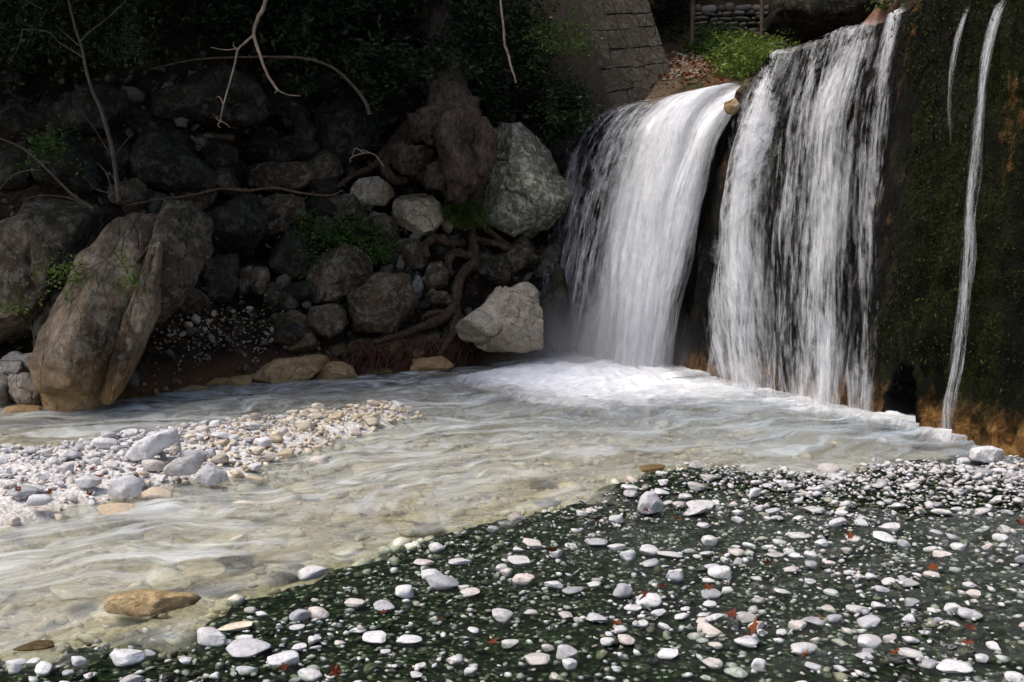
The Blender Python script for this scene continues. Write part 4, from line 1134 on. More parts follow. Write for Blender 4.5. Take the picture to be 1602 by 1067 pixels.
# filler stones packed between the big boulders
fill_me = []
for k in range(6):
    D, F = ico(4); rr = np.random.default_rng(620 + k)
    V = np.sign(D) * abs(D) ** .8 * np.array([1, .9, .75])
    for _ in range(14):
        n_ = rr.normal(size=3); n_ /= np.linalg.norm(n_); pr = V @ n_; lim = pr.max() * rr.uniform(.6, .88)
        V = V - np.outer(np.maximum(0, pr - lim) * .96, n_)
    V = V * (1 + .09 * fbm(D * 2 + k * 4, 620 + k, 4) + .03 * ridged(D * 5, 630 + k, 3))[:, None] * .55
    me = mesh_from('packed_stone', V, F); me.materials.append(M[['rock_dark', 'rock_brown', 'rock_dark', 'rock_slab_dark', 'rock_slab_dark', 'rock_dark'][k]]); fill_me.append(me)
PACK = []
for (x, y, w) in [(350, 285, 30), (360, 262, 26), (440, 240, 34), (460, 225, 26), (330, 230, 24), (500, 330, 30), (505, 300, 26), (430, 470, 24), (452, 470, 22), (470, 500, 26), (440, 500, 22), (600, 400, 26), (625, 410, 22), (598, 540, 24), (640, 540, 26), (670, 530, 24), (560, 545, 28), (530, 548, 22), (690, 392, 20), (700, 472, 18), (330, 170, 36), (470, 150, 30), (450, 130, 26), (520, 290, 20), (480, 240, 24), (30, 260, 44), (190, 250, 26), (200, 300, 30), (570, 390, 18), (610, 380, 16), (664, 478, 18), (662, 400, 16), (870, 400, 30), (820, 410, 26), (780, 420, 24), (760, 400, 20), (870, 455, 30), (700, 520, 22), (545, 268, 22), (640, 300, 18), (350, 450, 30), (300, 470, 30), (425, 455, 20), (250, 330, 40), (215, 318, 34), (300, 300, 36), (500, 270, 36), (530, 330, 34), (560, 345, 30), (515, 360, 34), (470, 380, 30), (600, 360, 28), (640, 400, 34), (625, 440, 28), (560, 480, 30), (470, 455, 34), (455, 520, 36), (475, 535, 34), (540, 400, 26), (700, 380, 26), (760, 420, 38), (800, 400, 34), (850, 410, 38), (690, 470, 30), (640, 545, 34), (600, 545, 34), (380, 350, 34), (430, 350, 30), (540, 240, 36), (560, 210, 36), (590, 190, 34), (480, 210, 36), (340, 250, 34), (120, 190, 44), (80, 180, 40), (40, 190, 46), (20, 150, 46), (180, 180, 36), (240, 215, 34), (410, 235, 36), (455, 175, 40), (500, 140, 40), (870, 250, 40), (880, 300, 34)]:
    q = hp(x, y, 0.05)
    o = link('packed_stone', fill_me[int(r.integers(6)) if y > 260 else int(r.choice([0, 2, 5]))], None, None, 'small dark stone packed between the big boulders of the bank', 'stone', 'stones packed between the boulders')  # higher stones take only the dark rock: upper-bank shade put into colour
    wd = (1.75 if w > 23 else 1.35) * w * px_size(q[1]); o.location = tuple(q); o.scale = (wd, wd * 1.2, wd * r.uniform(.7, 1.2)); PACK.append((x, y, o)); o.rotation_euler = (r.normal(0, .4), r.normal(0, .4), r.uniform(0, 6.28))
# pale stones on the dark scree
scree_me = []
for k in range(6):
    me = mesh_from('scree_stone', unit_peb[k + 6], ico(3)[1]); scree_me.append(me)
M['scree'] = pebble_mat('scree stone', [(0, (0.26, 0.21, 0.15)), (0.5, (0.36, 0.30, 0.22)), (0.8, (0.20, 0.17, 0.13)), (1, (0.34, 0.24, 0.13))], rough=0.85)
for me in scree_me: me.materials.append(M['scree'])
for i, (x, y, w) in enumerate([(308, 498, 24), (336, 490, 17), (297, 508, 20), (300, 518, 18), (288, 522, 16), (328, 502, 15), (322, 515, 12), (268, 524, 10), (380, 473, 10), (393, 482, 14), (418, 463, 11), (430, 472, 14), (458, 478, 16), (428, 516, 17), (428, 532, 14), (412, 502, 9), (420, 522, 9), (352, 540, 7), (345, 520, 7), (307, 558, 8), (247, 612, 14), (262, 607, 12), (278, 613, 14), (228, 600, 10), (466, 554, 10), (480, 556, 9), (450, 524, 9), (366, 486, 10), (350, 500, 10), (448, 470, 12), (470, 470, 10), (500, 545, 10), (395, 505, 8), (385, 520, 7)]):
    q = hp(x, y, 0.05)
    o = link('scree_stone', scree_me[i % 6], None, None, 'pale stone resting on the dark scree beneath the overhanging slab', 'stone', 'pale stones on the scree')
    wd = w * px_size(q[1]); o.location = tuple(q); o.scale = (wd, wd, wd * r.uniform(.9, 1.5)); o.rotation_euler = (r.normal(0, .3), r.normal(0, .3), r.uniform(0, 6.28))
C = []
for _ in range(420):
    x, y = r.normal(350, 70), r.normal(530, 32)
    if 235 < x < 490 and 470 < y < 610: C.append(hp(x, y, 0.02))
C = np.array(C)
V, F = stones_joined(C, r.uniform(0.02, 0.055, len(C)), r, 1, 1.2, 0.4)
link('scree_gravel', mesh_from('scree_gravel', V, F), M['scree'], kind='stuff', label='pale gravel sprinkled over the dark scree')
# litter of dead leaves and twigs in the dark
n = 5000
X = r.uniform(-9, 1.0, n); Y = bank_y(X) + r.uniform(0.05, 4.5, n)
C = np.stack([X, Y - 0.1, hill_h(X, Y) + 0.06], 1)
V, F = leaf_geo(C, r.uniform(0.04, 0.10, n), r, 0.5)
M['litter'] = leaf_mat('dark litter', [(0, (0.03, 0.02, 0.012)), (0.6, (0.07, 0.045, 0.026)), (0.95, (0.05, 0.05, 0.02)), (1, (0.12, 0.06, 0.03))], 0.1, 0.8)
link('leaf_litter', mesh_from('leaf_litter', V, F, False), M['litter'], kind='stuff', label='brown leaf litter over the dark bank')

# ------------------------------------------------------------------ shrubs
def sprays(starts, rng, length=0.5, per=16, size=0.09, droop=0.5, spread=0.05):
    C = []
    for a in starts:
        d = rng.normal(size=3); d[2] = d[2] * 0.6 - droop; d[1] -= 0.3; d /= np.linalg.norm(d)
        L = length * rng.uniform(0.5, 1.2)
        t = rng.uniform(0, 1, per)[:, None]
        P = a + d * L * t; P[:, 2] -= 0.25 * L * t[:, 0] ** 2
        C.append(P + rng.normal(0, spread, P.shape))
    return np.concatenate(C)
def shrub(label, pts_fn, nspray, size, mat, name='shrub', length=0.5, per=16, droop=0.5, seed=0, stems=(), stem_r=0.02, cat_='shrub', spread=0.05):
    root = link(name, None, None, label=label, cat=cat_)
    rng = np.random.default_rng(seed)
    st = np.array([pts_fn(rng) for _ in range(nspray)])
    C = sprays(st, rng, length, per, size, droop, spread)
    V, F = leaf_geo(C, size * rng.uniform(0.6, 1.25, len(C)), rng, 0.48, 0.2)
    link('foliage', mesh_from('foliage', V, F, False), M[mat], root, kind='stuff')
    for pth in stems:
        P = smooth_path(pth, 16)
        Vs, Fs = tube_geo(P, np.linspace(stem_r, stem_r * 0.4, 16), 6, 0.1, seed)
        link('stem', mesh_from('stem', Vs, Fs), M['bark_dark'], root)
    return root
def blob(cx_, cy_, sx, sy, l0, l1):
    def f(rng):
        for _ in range(40):
            x, y = rng.normal(cx_, sx), rng.normal(cy_, sy)
            if abs(x - cx_) < 2.1 * sx and y < cy_ + 2.0 * sy and noise3(np.array([[x * .02, y * .03, cx_]]), 5)[0] > -0.25: break
        return hp(x, max(y, -120), rng.uniform(l0, l1))
    return f
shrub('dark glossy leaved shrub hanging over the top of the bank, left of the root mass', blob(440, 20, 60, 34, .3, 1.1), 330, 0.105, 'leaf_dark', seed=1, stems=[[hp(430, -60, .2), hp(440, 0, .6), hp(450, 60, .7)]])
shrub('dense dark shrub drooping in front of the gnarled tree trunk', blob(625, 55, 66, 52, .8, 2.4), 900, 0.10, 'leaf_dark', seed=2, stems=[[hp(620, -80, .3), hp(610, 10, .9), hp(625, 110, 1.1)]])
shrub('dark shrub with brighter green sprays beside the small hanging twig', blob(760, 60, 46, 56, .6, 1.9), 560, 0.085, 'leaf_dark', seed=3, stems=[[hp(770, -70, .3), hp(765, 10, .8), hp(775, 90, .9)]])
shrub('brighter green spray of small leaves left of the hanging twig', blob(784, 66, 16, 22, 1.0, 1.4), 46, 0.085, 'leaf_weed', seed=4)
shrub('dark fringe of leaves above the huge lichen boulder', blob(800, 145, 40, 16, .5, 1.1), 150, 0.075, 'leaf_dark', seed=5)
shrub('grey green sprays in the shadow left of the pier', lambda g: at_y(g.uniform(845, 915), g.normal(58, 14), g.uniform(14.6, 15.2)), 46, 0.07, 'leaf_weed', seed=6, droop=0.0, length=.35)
shrub('dark bush added to stand for the shadow below the left side of the pier', lambda g: at_y(g.normal(888, 16), g.normal(158, 18), g.uniform(14.9, 15.5)), 150, 0.075, 'leaf_dark', seed=66, length=.35)  # added foliage, stands in for plain shadow beside the pier
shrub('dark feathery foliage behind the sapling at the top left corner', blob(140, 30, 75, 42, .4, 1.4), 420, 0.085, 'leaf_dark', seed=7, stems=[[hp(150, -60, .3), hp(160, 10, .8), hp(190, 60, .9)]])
shrub('dim green fern like plant beside the base of the sapling', blob(128, 244, 16, 12, .5, .9), 50, 0.06, 'leaf_weed', seed=8, length=.3)
shrub('dim leafy fringe at the far left picture edge', blob(10, 105, 20, 22, .6, 1.2), 70, 0.07, 'leaf_dark', seed=81, length=.4)
shrub('low green weeds on the ledge above the streaked brown boulder', lambda g: hp(g.normal(535, 34), g.normal(366, 18), g.uniform(.18, .5)), 190, 0.055, 'leaf_weed', name='weeds', seed=9, length=.16, per=12, droop=-.3, cat_='weeds', spread=.03)
shrub('small green weeds right of the streaked brown boulder', lambda g: hp(g.normal(590, 18), g.normal(392, 14), g.uniform(.2, .45)), 80, 0.05, 'leaf_weed', name='weeds', seed=10, length=.14, per=12, droop=-.3, cat_='weeds', spread=.03)
shrub('sparse green weeds at the left foot of the streaked brown boulder', lambda g: hp(g.normal(470, 10), g.normal(385, 22), g.uniform(.15, .4)), 50, 0.045, 'leaf_weed', name='weeds', seed=11, length=.12, per=10, droop=-.3, cat_='weeds', spread=.03)
shrub('tiny weeds dotted on the scree stones', lambda g: hp(g.normal(440, 20), g.normal(508, 20), g.uniform(.05, .2)), 26, 0.04, 'leaf_weed', name='weeds', seed=12, length=.1, per=8, droop=-.3, cat_='weeds', spread=.02)
def on_up(x, y, lift):
    q = march(x, y, upper_h, 12, 40); return q + np.array([0, -0.1, lift])
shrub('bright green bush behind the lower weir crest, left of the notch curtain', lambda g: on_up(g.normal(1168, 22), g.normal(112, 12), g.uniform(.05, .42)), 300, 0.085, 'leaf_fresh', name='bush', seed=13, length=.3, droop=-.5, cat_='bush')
shrub('green bush on the slope left of the brighter one, nearer the pier', lambda g: on_up(g.normal(1112, 18), g.normal(78, 8), g.uniform(.05, .4)), 170, 0.085, 'leaf_weed', name='bush', seed=14, length=.3, droop=-.5, cat_='bush')
shrub('low green growth along the foot of the dry stone wall', lambda g: on_up(g.normal(1150, 40), g.normal(88, 5), g.uniform(.0, .25)), 120, 0.075, 'leaf_weed', name='bush', seed=15, length=.25, droop=-.5, cat_='bush')
shrub('dark ivy bush on top of the slope beside the pier edge', lambda g: on_up(g.normal(1048, 18), g.normal(36, 16), g.uniform(.1, .5)), 150, 0.09, 'leaf_dark', name='bush', seed=16, length=.35, droop=-.3, cat_='bush')
# grass tuft
g = np.random.default_rng(41)
root = hp(728, 345, .62); geos = []
for k in range(340):
    d = np.array([g.normal(.35, .55), g.normal(-.5, .3), g.uniform(.2, 1.0)]); d /= np.linalg.norm(d)
    L = g.uniform(.22, .55); a = root + g.normal(0, 1, 3) * np.array([.12, .05, .07])
    b = a + d * L * .6; c_ = a + d * L + np.array([0, 0, -.45 * L])
    w = np.array([.006, 0.002, 0])
    geos.append((np.array([a - w, a + w, b - w, b + w, c_]), np.array([[0, 1, 3], [0, 3, 2], [2, 3, 4]])))
V, F = join_geo(geos)
link('grass_tuft', mesh_from('grass_tuft', V, F, False), M['grass'], label='green grass tuft sprouting between the pale boulder and the huge lichen boulder', cat='grass tuft')

# ------------------------------------------------------------------ trees that shade the bank (crowns above the picture)
def shade_tree(label, base, crown, radii, nleaf, seed, size=0.24):
    rng = np.random.default_rng(seed)
    root = link('tree', None, None, label=label, cat='tree', loc=tuple(base))
    base = np.array(base); crown = np.array(crown) - base
    P = smooth_path([np.zeros(3), crown * np.array([.2, .2, .4]), crown * np.array([.6, .7, .8]), crown], 24)
    V, F = tube_geo(P, np.linspace(.26, .09, 24), 12, .15, seed)
    link('trunk', mesh_from('trunk', V, F), M['bark'], root)
    for k in range(5):
        a = P[10 + 2 * k]; e = crown + rng.normal(0, .5, 3) * np.array(radii)
        Q = smooth_path([a, (a + e) / 2 + rng.normal(0, .3, 3), e], 14)
        V, F = tube_geo(Q, np.linspace(.09, .025, 14), 7, .15, seed + k)
        link('limb', mesh_from('limb', V, F), M['bark'], root)
    U = rng.normal(size=(nleaf * 2, 3)); U /= np.linalg.norm(U, axis=1)[:, None]
    U *= rng.uniform(0, 1, (len(U), 1)) ** (1 / 2.2)
    C = crown + U * np.array(radii)
    ok = fbm(C * 0.9 + seed, seed, 3) > -0.18
    C = C[ok][:nleaf]
    V, F = leaf_geo(C, size * rng.uniform(.7, 1.2, len(C)), rng, 0.55, 0.2)
    link('crown', mesh_from('crown', V, F, False), M['leaf_dark'], root, kind='stuff')
shade_tree('leafy tree overhanging the left bank from above', (-7.5, 13.2, 4.5), (-6.4, 10.5, 7.3), (4.4, 2.9, 2.5), 19000, 61)
shade_tree('leafy tree overhanging the middle of the bank above the root mass', (-2.6, 17.0, 5.0), (-3.8, 15.0, 8.4), (3.3, 2.6, 2.4), 19000, 62)
shade_tree('unseen slim leafy tree added to shade the upper bank', (-6.0, 14.6, 5.0), (-4.6, 11.5, 7.3), (2.8, 1.9, 1.8), 11000, 66)  # out-of-view crown added to cut skylight on the upper bank
shade_tree('leafy tree above the pier', (0.6, 19.0, 5.2), (0.4, 20.0, 9.4), (3.8, 3.2, 2.4), 11000, 63)
shade_tree('unseen leafy tree added to darken the mossy right part of the weir', (8.2, 10.0, 4.8), (6.6, 10.4, 8.4), (2.9, 4.0, 2.0), 11000, 64)  # out-of-view crown added to keep the moss dark
shade_tree('tree on the slope far behind the weir', (5.5, 24.5, 8.0), (4.6, 22.5, 11.0), (5.0, 3.6, 2.6), 12000, 65)

# ------------------------------------------------------------------ sapling, dangling branches, sticks
def twig_part(parent, path, rad, Y, mat='bark_pale', name='branch', n=26, seed=0, lump=.12):
    P = smooth_path([at_y(x, y, Y + (q[0] if q else 0)) for x, y, *q in path], n)
    rng = np.random.default_rng(seed); P = P + np.cumsum(rng.normal(0, rad[0] * .12, P.shape), 0) * np.linspace(0, 1, n)[:, None] * .5
    V, F = tube_geo(P, np.interp(np.linspace(0, 1, n), np.linspace(0, 1, len(rad)), rad), 7, lump, seed)
    return link(name, mesh_from(name, V, F), M[mat], parent)
k1 = px_size(10.6)
M['bark_sap'] = bark_mat('sapling bark', (0.05, 0.04, 0.032), (0.16, 0.13, 0.105), 40)
sp_t = link('sapling', None, None, label='thin bare stemmed sapling rising from the rocks at the left', cat='sapling')
twig_part(sp_t, [(186, 316), (183, 285), (176, 235), (164, 190), (158, 170), (144, 140), (134, 105), (127, 72), (117, 40), (108, 2), (98, -60)], [4.2 * k1, 3.2 * k1, 2.2 * k1, 1.6 * k1], 10.6, 'bark_sap', 'trunk', 60, 1)
for i, (pth, rr_) in enumerate([([(130, 90), (112, 78), (92, 66), (78, 52), (56, 46), (35, 47)], 1.7), ([(124, 72), (106, 56), (90, 42)], 1.3), ([(126, 65), (140, 50), (166, 30), (190, 8), (205, -10)], 1.4), ([(66, 14), (50, 6), (30, -4)], 1.3), ([(35, 47), (28, 75), (14, 100)], .8), ([(178, 250), (165, 230), (150, 205), (124, 170)], .9), ([(176, 300), (166, 270), (152, 255)], 1.6), ([(172, 302), (150, 296), (136, 280)], 1.0), ([(182, 240), (196, 222), (206, 210)], .7)]):
    twig_part(sp_t, pth, [rr_ * k1, .5 * k1], 10.6, 'bark_sap', 'branch', 22, 3 + i)
g = np.random.default_rng(17)
cs = np.array([at_y(g.normal(200, 16), g.normal(62, 20), 10.7 + g.normal(0, .15)) for _ in range(90)] + [at_y(g.normal(60, 40), g.normal(20, 20), 10.7) for _ in range(60)])
V, F = leaf_geo(sprays(cs, g, .18, 8, .05, .3, .02), .05, g, .4)
link('foliage', mesh_from('foliage', V, F, False), M['leaf_dark'], sp_t, kind='stuff')
st_ = link('stem', None, None, label='bare grey stem leaning up to the left from the slabs', cat='branch')
st_.name = 'leaning_stem'
twig_part(st_, [(146, 326), (118, 308), (96, 288), (70, 262), (44, 238), (20, 224), (-20, 210)], [2.4 * k1, 1.2 * k1], 10.5, 'bark_sap', 'main_stem', 30, 21)
twig_part(st_, [(132, 318), (100, 308), (64, 306), (40, 312)], [1.2 * k1, .6 * k1], 10.5, 'bark_sap', 'side_stem', 20, 22)
twig_part(st_, [(0, 296), (18, 276), (40, 267), (66, 266)], [.8 * k1, 1.1 * k1], 10.4, 'bark_sap', 'side_stem', 20, 23)
k2 = px_size(9.8)
db = link('dangling_branch', None, None, label='pale forked branch dangling into the picture from the top', cat='branch')
twig_part(db, [(470, -330, .8), (440, -120, .3), (416, 0), (404, 28), (398, 54), (408, 86), (420, 116), (430, 132), (436, 142)], [3.6 * k2, 3.2 * k2, 2.6 * k2, 2.0 * k2, 2.2 * k2], 9.8, 'bark_pale', 'branch', 60, 31)
twig_part(db, [(398, 54), (384, 66), (372, 78), (366, 104), (356, 140), (349, 165), (344, 190)], [1.9 * k2, 1.1 * k2], 9.8, 'bark_pale', 'branch', 40, 32)
for i, pth in enumerate([[(436, 142), (450, 148), (470, 150)], [(434, 140), (430, 146)], [(344, 188), (354, 194), (360, 200)], [(344, 190), (338, 184), (342, 182)], [(372, 77), (365, 72), (366, 66)], [(350, 165), (344, 152), (338, 152)], [(345, 190), (341, 195), (345, 200)], [(372, 76), (352, 78), (330, 74)]]):
    twig_part(db, pth, [1.0 * k2, .5 * k2], 9.8, 'bark_pale', 'twig', 12, 40 + i)
k3 = px_size(13)
ht = link('hanging_twig', None, None, label='short pale crooked twig hanging in front of the dark shrub', cat='twig')
twig_part(ht, [(778, -60), (784, 10), (788, 44), (790, 70), (795, 84), (800, 104), (805, 118), (808, 130)], [1.6 * k3, 2.0 * k3, 1.2 * k3], 13, 'bark_pale', 'stem', 40, 51, .3)
ab = link('arching_branch', None, None, label='dark branch arching across the shadowed bank from left to right', cat='branch')
twig_part(ab, [(236, 108), (300, 94), (360, 90), (430, 89), (480, 92), (520, 106), (548, 130), (570, 158), (578, 180)], [1.0 * k3, 1.6 * k3, 2.4 * k3, 3.0 * k3], 12.6, 'bark', 'stem', 60, 52)
hs_ = link('long_stick', None, None, label='long bare stick lying across the boulders in the middle of the bank', cat='stick')
twig_part(hs_, [(196, 322), (250, 312), (300, 306), (344, 296), (390, 298), (430, 294), (470, 302), (515, 306), (536, 298)], [1.2 * k3, 2.2 * k3, 1.8 * k3, 1.0 * k3], 11.2, 'bark_root', 'stem', 70, 53, .2)
bt = link('bare_twig', None, None, label='small bare forked twig beside the tree root mass', cat='twig')
for i, pth in enumerate([[(600, 260), (586, 242), (570, 240), (550, 246), (548, 254)], [(570, 240), (556, 232), (552, 244)], [(584, 241), (566, 234)]]):
    twig_part(bt, pth, [1.0 * k3, .5 * k3], 12.4, 'bark_pale', 'stem', 18, 60 + i)
lt = link('leafy_twig', None, None, label='thin leafy twig with fresh green leaves in front of the leaning slabs', cat='branch')
k4 = px_size(9.7); LY = 9.7
paths = [[(200, 352), (178, 388), (162, 408), (150, 424), (110, 432), (70, 448), (40, 468), (0, 488)], [(160, 410), (130, 425), (118, 440), (100, 470)], [(176, 392), (196, 420), (205, 436), (214, 450)], [(150, 424), (150, 450), (130, 480)], [(196, 360), (190, 400), (200, 425)], [(150, 424), (120, 416), (90, 414)]]
lc = []
for i, pth in enumerate(paths):
    twig_part(lt, pth, [1.2 * k4, .4 * k4], LY, 'bark_sap', 'stem' if i == 0 else 'side_twig', 26, 70 + i)
    P = smooth_path([at_y(x, y, LY) for x, y in pth], 40)
    lc.append(P[14:] + g.normal(0, .035, P[14:].shape))
    lc.append(P[18:] + g.normal(0, .05, P[18:].shape))
lc.append(np.array([at_y(g.normal(95, 22), g.normal(424, 9), LY) for _ in range(90)])); lc.append(np.array([at_y(g.normal(22, 14), g.normal(482, 5), LY) for _ in range(60)]))
lc.append(np.array([at_y(g.normal(168, 12), g.normal(494, 5), LY + .2) for _ in range(26)])); lc.append(np.array([at_y(g.normal(190, 14), g.normal(446, 9), LY + .1) for _ in range(40)]))
V, F = leaf_geo(np.concatenate(lc), .05, g, .45, .2)
link('foliage', mesh_from('foliage', V, F, False), M['leaf_fresh'], lt, kind='stuff')

# ------------------------------------------------------------------ river stones
bm_pool = {}
def stone_mesh(kind, k):
    key = (kind, k)
    if key not in bm_pool:
        me = mesh_from('stone_shape', unit_peb[k], ico(3)[1]); me.materials.append(M[kind]); bm_pool[key] = me
    return bm_pool[key]
r = np.random.default_rng(123)
def put_stone(name, P, W, H, kind, label, cat_, group=None, k=None, az=None, tilt=.12):
    o = link(name, stone_mesh(kind, int(r.integers(16)) if k is None else k), None, None, label, cat_, group)
    o.location = tuple(P); o.scale = (W, W * r.uniform(.85, 1.15), H)
    o.rotation_euler = (r.normal(0, tilt), r.normal(0, tilt), r.uniform(-.5, .5) + (math.pi if r.random() < .5 else 0) if az is None else az)
    return o
placed = []; NEAR = []
def at_px(name, x, y, w, h, kind, label, cat_, group=None, sink=.25, k=None, zadd=0.0):
    """a stone seen at a column and row with its width and height: stands on the bed there"""
    G = ground_pt(x, y + .35 * h)
    z = float(bed_h(np.array([G[0]]), np.array([G[1]]))[0])
    G = ground_pt(x, y + .35 * h, max(z, 0.0))
    sc = px_size(math.hypot(G[1], CAM_H))
    W = w * sc; el = CAM_H / G[1]
    H = max(.28 * W, (h * sc - .62 * W * el) / .62)
    placed.append((G[0], G[1], W))
    return put_stone(name, (G[0], G[1] + .2 * W, max(z, -.04) + H * (.5 - sink) * .9 + .01 + zadd), W * 1.12, H * 1.45, kind, label, cat_, group, k)
FORE = 'pale pebble in the dark algae shallows nearest the camera'
SPECIAL = [
 (1300, 730, 34, 24, 'white rounded stone at the edge of the pool, topmost of the pebble bank'),
 (1510, 716, 24, 16, 'small white stone left of the big flat white block'),
 (1540, 744, 30, 20, 'cream rounded stone below the big flat white block'),
 (328, 985, 52, 36, 'round white stone beside a mustard coloured rock at the bottom left'),
 (385, 1002, 62, 26, 'long white stone right of the round one at the bottom left'),
 (445, 1018, 50, 30, 'mauve grey rounded stone near the bottom edge, right of the long white one'),
 (195, 1015, 54, 34, 'half green half cream stone at the bottom left'),
 (20, 1030, 36, 28, 'white stone cut by the left picture edge near the bottom'),
 (820, 897, 36, 24, 'wedge shaped pale stone tilted up in the algae shallows'),
 (690, 902, 52, 26, 'broad mauve stone leaning on smaller pebbles in the middle shallows'),
 (632, 917, 30, 24, 'round pinkish white stone in the middle of the algae shallows'),
 (783, 953, 38, 24, 'domed cream stone with a pale band in the algae shallows'),
 (842, 1020, 46, 22, 'bright white lumpy stone near the bottom edge, left of the angular one'),
 (885, 1010, 34, 28, 'angular grey white stone near the bottom edge'),
 (975, 915, 30, 28, 'upright white chipped stone left of a red leaf'),
 (1190, 1030, 28, 32, 'stacked white stone near the bottom edge, right of centre'),
 (1500, 1030, 54, 28, 'large grey brown angular stone at the bottom right'),
 (1308, 957, 26, 18, 'single round pale stone alone in dark water'),
 (1525, 920, 24, 18, 'cubic white stone in the shallows at the right'),
 (1590, 1048, 28, 18, 'white stone cut by the right picture edge at the bottom'),
 (1395, 818, 34, 20, 'bright white stone on the right of the pebble bank'),
 (1048, 860, 48, 14, 'flat pointed grey stone in the upper algae shallows'),
 (935, 840, 42, 16, 'long pale stone left of the domed one in the upper shallows'),
]
for ol, mt_, lab, kw in [
  ([(998, 800), (1002, 783), (1013, 772), (1026, 773), (1037, 788), (1042, 801), (1030, 806), (1004, 806)], 'peb_white', 'large white stone standing upright beside a red leaf in the algae shallows', {}),
  ([(1524, 722), (1529, 706), (1558, 701), (1581, 711), (1579, 722), (1550, 727)], 'peb_white', 'big flat white block at the right edge of the pool', {}),
  ([(148, 952), (160, 942), (200, 936), (250, 940), (296, 946), (300, 958), (252, 966), (200, 972), (160, 968)], 'rock_gold', 'orange brown rock awash where the stream meets the algae shallows', dict(thick=.35))]:
    o = stone_px(ol, M[mt_], lab, **kw); placed.append((o.location[0], o.location[1], .24))
for x, y, w, h, lab in SPECIAL: at_px('stone', x, y, w, h, 'peb_fore', lab, 'stone')
for x, y, w, h in [(1582, 728, 30, 16), (867, 906, 36, 18), (896, 914, 38, 12), (891, 1028, 26, 20), (495, 950, 34, 22), (468, 953, 32, 22), (553, 933, 30, 16), (600, 938, 32, 14), (675, 890, 38, 22), (735, 917, 34, 14), (588, 985, 46, 18), (983, 860, 28, 20), (965, 848, 32, 14), (1015, 852, 34, 18), (1020, 873, 32, 14), (1016, 930, 38, 20), (1120, 955, 36, 14), (1110, 976, 40, 14), (1098, 783, 44, 14), (1090, 795, 36, 14), (1110, 838, 26, 20), (1135, 868, 20, 14), (1520, 905, 22, 12), (1460, 945, 20, 12), (1385, 833, 40, 12), (1475, 858, 30, 14), (1500, 848, 20, 16), (1355, 1018, 34, 12), (1275, 1032, 28, 14), (1455, 1026, 30, 16), (1225, 915, 26, 10), (720, 870, 36, 12), (560, 975, 24, 12), (640, 990, 40, 16), (740, 975, 22, 12), (1215, 860, 30, 12), (930, 905, 26, 12), (810, 870, 40, 12), (1250, 830, 36, 12)]:
    at_px('pebble', x, y, w, h, 'peb_fore', FORE, 'pebble', 'pale pebbles in the algae shallows')
BARS = [
 (236, 732, 42, 22, 'peb_white', 'pale block left of the grey striped oval stone'),
 (298, 716, 50, 26, 'peb_white', 'white slanting stone behind the grey striped oval stone'),
 (240, 766, 50, 28, 'peb_tan', 'brown and white mottled stone beside the squarish pale one'),
 (180, 790, 62, 20, 'peb_tan', 'long tan stone half under water below the gravel bar'),
 (380, 784, 40, 18, 'peb_tan', 'round tan stone half under water, right of the gravel bar'),
 (18, 811, 30, 26, 'peb_white', 'dark grey rounded stone at the left picture edge of the bar'),
 (162, 695, 36, 22, 'peb_white', 'white rounded stone at the upper edge of the gravel bar'),
 (205, 680, 26, 16, 'peb_white', 'white and grey stone above the largest white stone'),
 (497, 716, 32, 20, 'peb_white', 'single cream stone with a yellow stain in the shallow stream'),
 (345, 682, 34, 16, 'peb_white', 'pale mound shaped stone at the top of the gravel bar'),
 (300, 666, 30, 12, 'rock_dark', 'dark wet stone above the gravel bar'),
 (390, 668, 34, 16, 'peb_white', 'white block near the middle of the upper bar edge'),
 (350, 760, 14, 9, 'rock_dark', 'small black wet stone beside the pale triangular one'),
 (620, 635, 24, 14, 'peb_white', 'pale stone at the far tip of the gravel bar'),
 (94, 801, 24, 14, 'peb_tan', 'small tan stone at the lower left of the bar'),
 (55, 768, 32, 16, 'peb_white', 'blue grey stone on the left of the gravel bar'),
 (30, 770, 44, 22, 'peb_white', 'grey slab at the left picture edge on the gravel bar'),
 (60, 785, 40, 22, 'peb_white', 'broad pale stone above the dark grey one'),
]
for ol, mt_, lab, kw in [
  ([(190, 718), (204, 700), (230, 684), (262, 675), (269, 698), (246, 708), (226, 723), (200, 724)], 'peb_white', 'largest white stone with a flat sunlit top on the gravel bar', dict(z=.1)),
  ([(250, 738), (268, 722), (296, 716), (309, 728), (300, 742), (275, 749), (255, 745)], 'peb_grey', 'grey striped oval stone at the water side of the gravel bar', dict(z=.08)),
  ([(301, 753), (311, 732), (322, 727), (346, 745), (352, 757), (322, 762)], 'peb_white', 'pale triangular stone at the water edge, right of the grey striped oval one', dict(z=.03)),
  ([(165, 777), (171, 752), (200, 747), (215, 760), (213, 779), (190, 782)], 'peb_white', 'squarish pale stone with a tan foot at the edge of the gravel bar', dict(z=.03))]:
    o = stone_px(ol, M[mt_], lab, name='river_stone', **kw); placed.append((o.location[0], o.location[1], .32))
for x, y, w, h, kd, lab in BARS: at_px('river_stone', x, y, w, h, kd, lab, 'stone')
CHN = [(330, 832, 112, 30), (100, 902, 84, 30), (440, 850, 90, 28), (575, 715, 62, 22), (250, 882, 80, 24), (470, 745, 50, 16), (690, 690, 40, 14), (610, 700, 50, 16), (540, 790, 50, 20), (660, 790, 60, 18), (720, 710, 40, 14), (840, 725, 50, 14), (860, 755, 60, 16), (180, 940, 90, 26), (540, 840, 60, 18), (740, 690, 44, 14), (310, 870, 70, 20), (620, 670, 40, 12), (900, 770, 50, 14), (760, 745, 40, 14)]
for x, y, w, h in CHN:
    at_px('submerged_stone', x, y, w, h, 'peb_sub', 'yellowish boulder showing through the milky stream water', 'stone', 'submerged boulders of the stream', zadd=-.055)
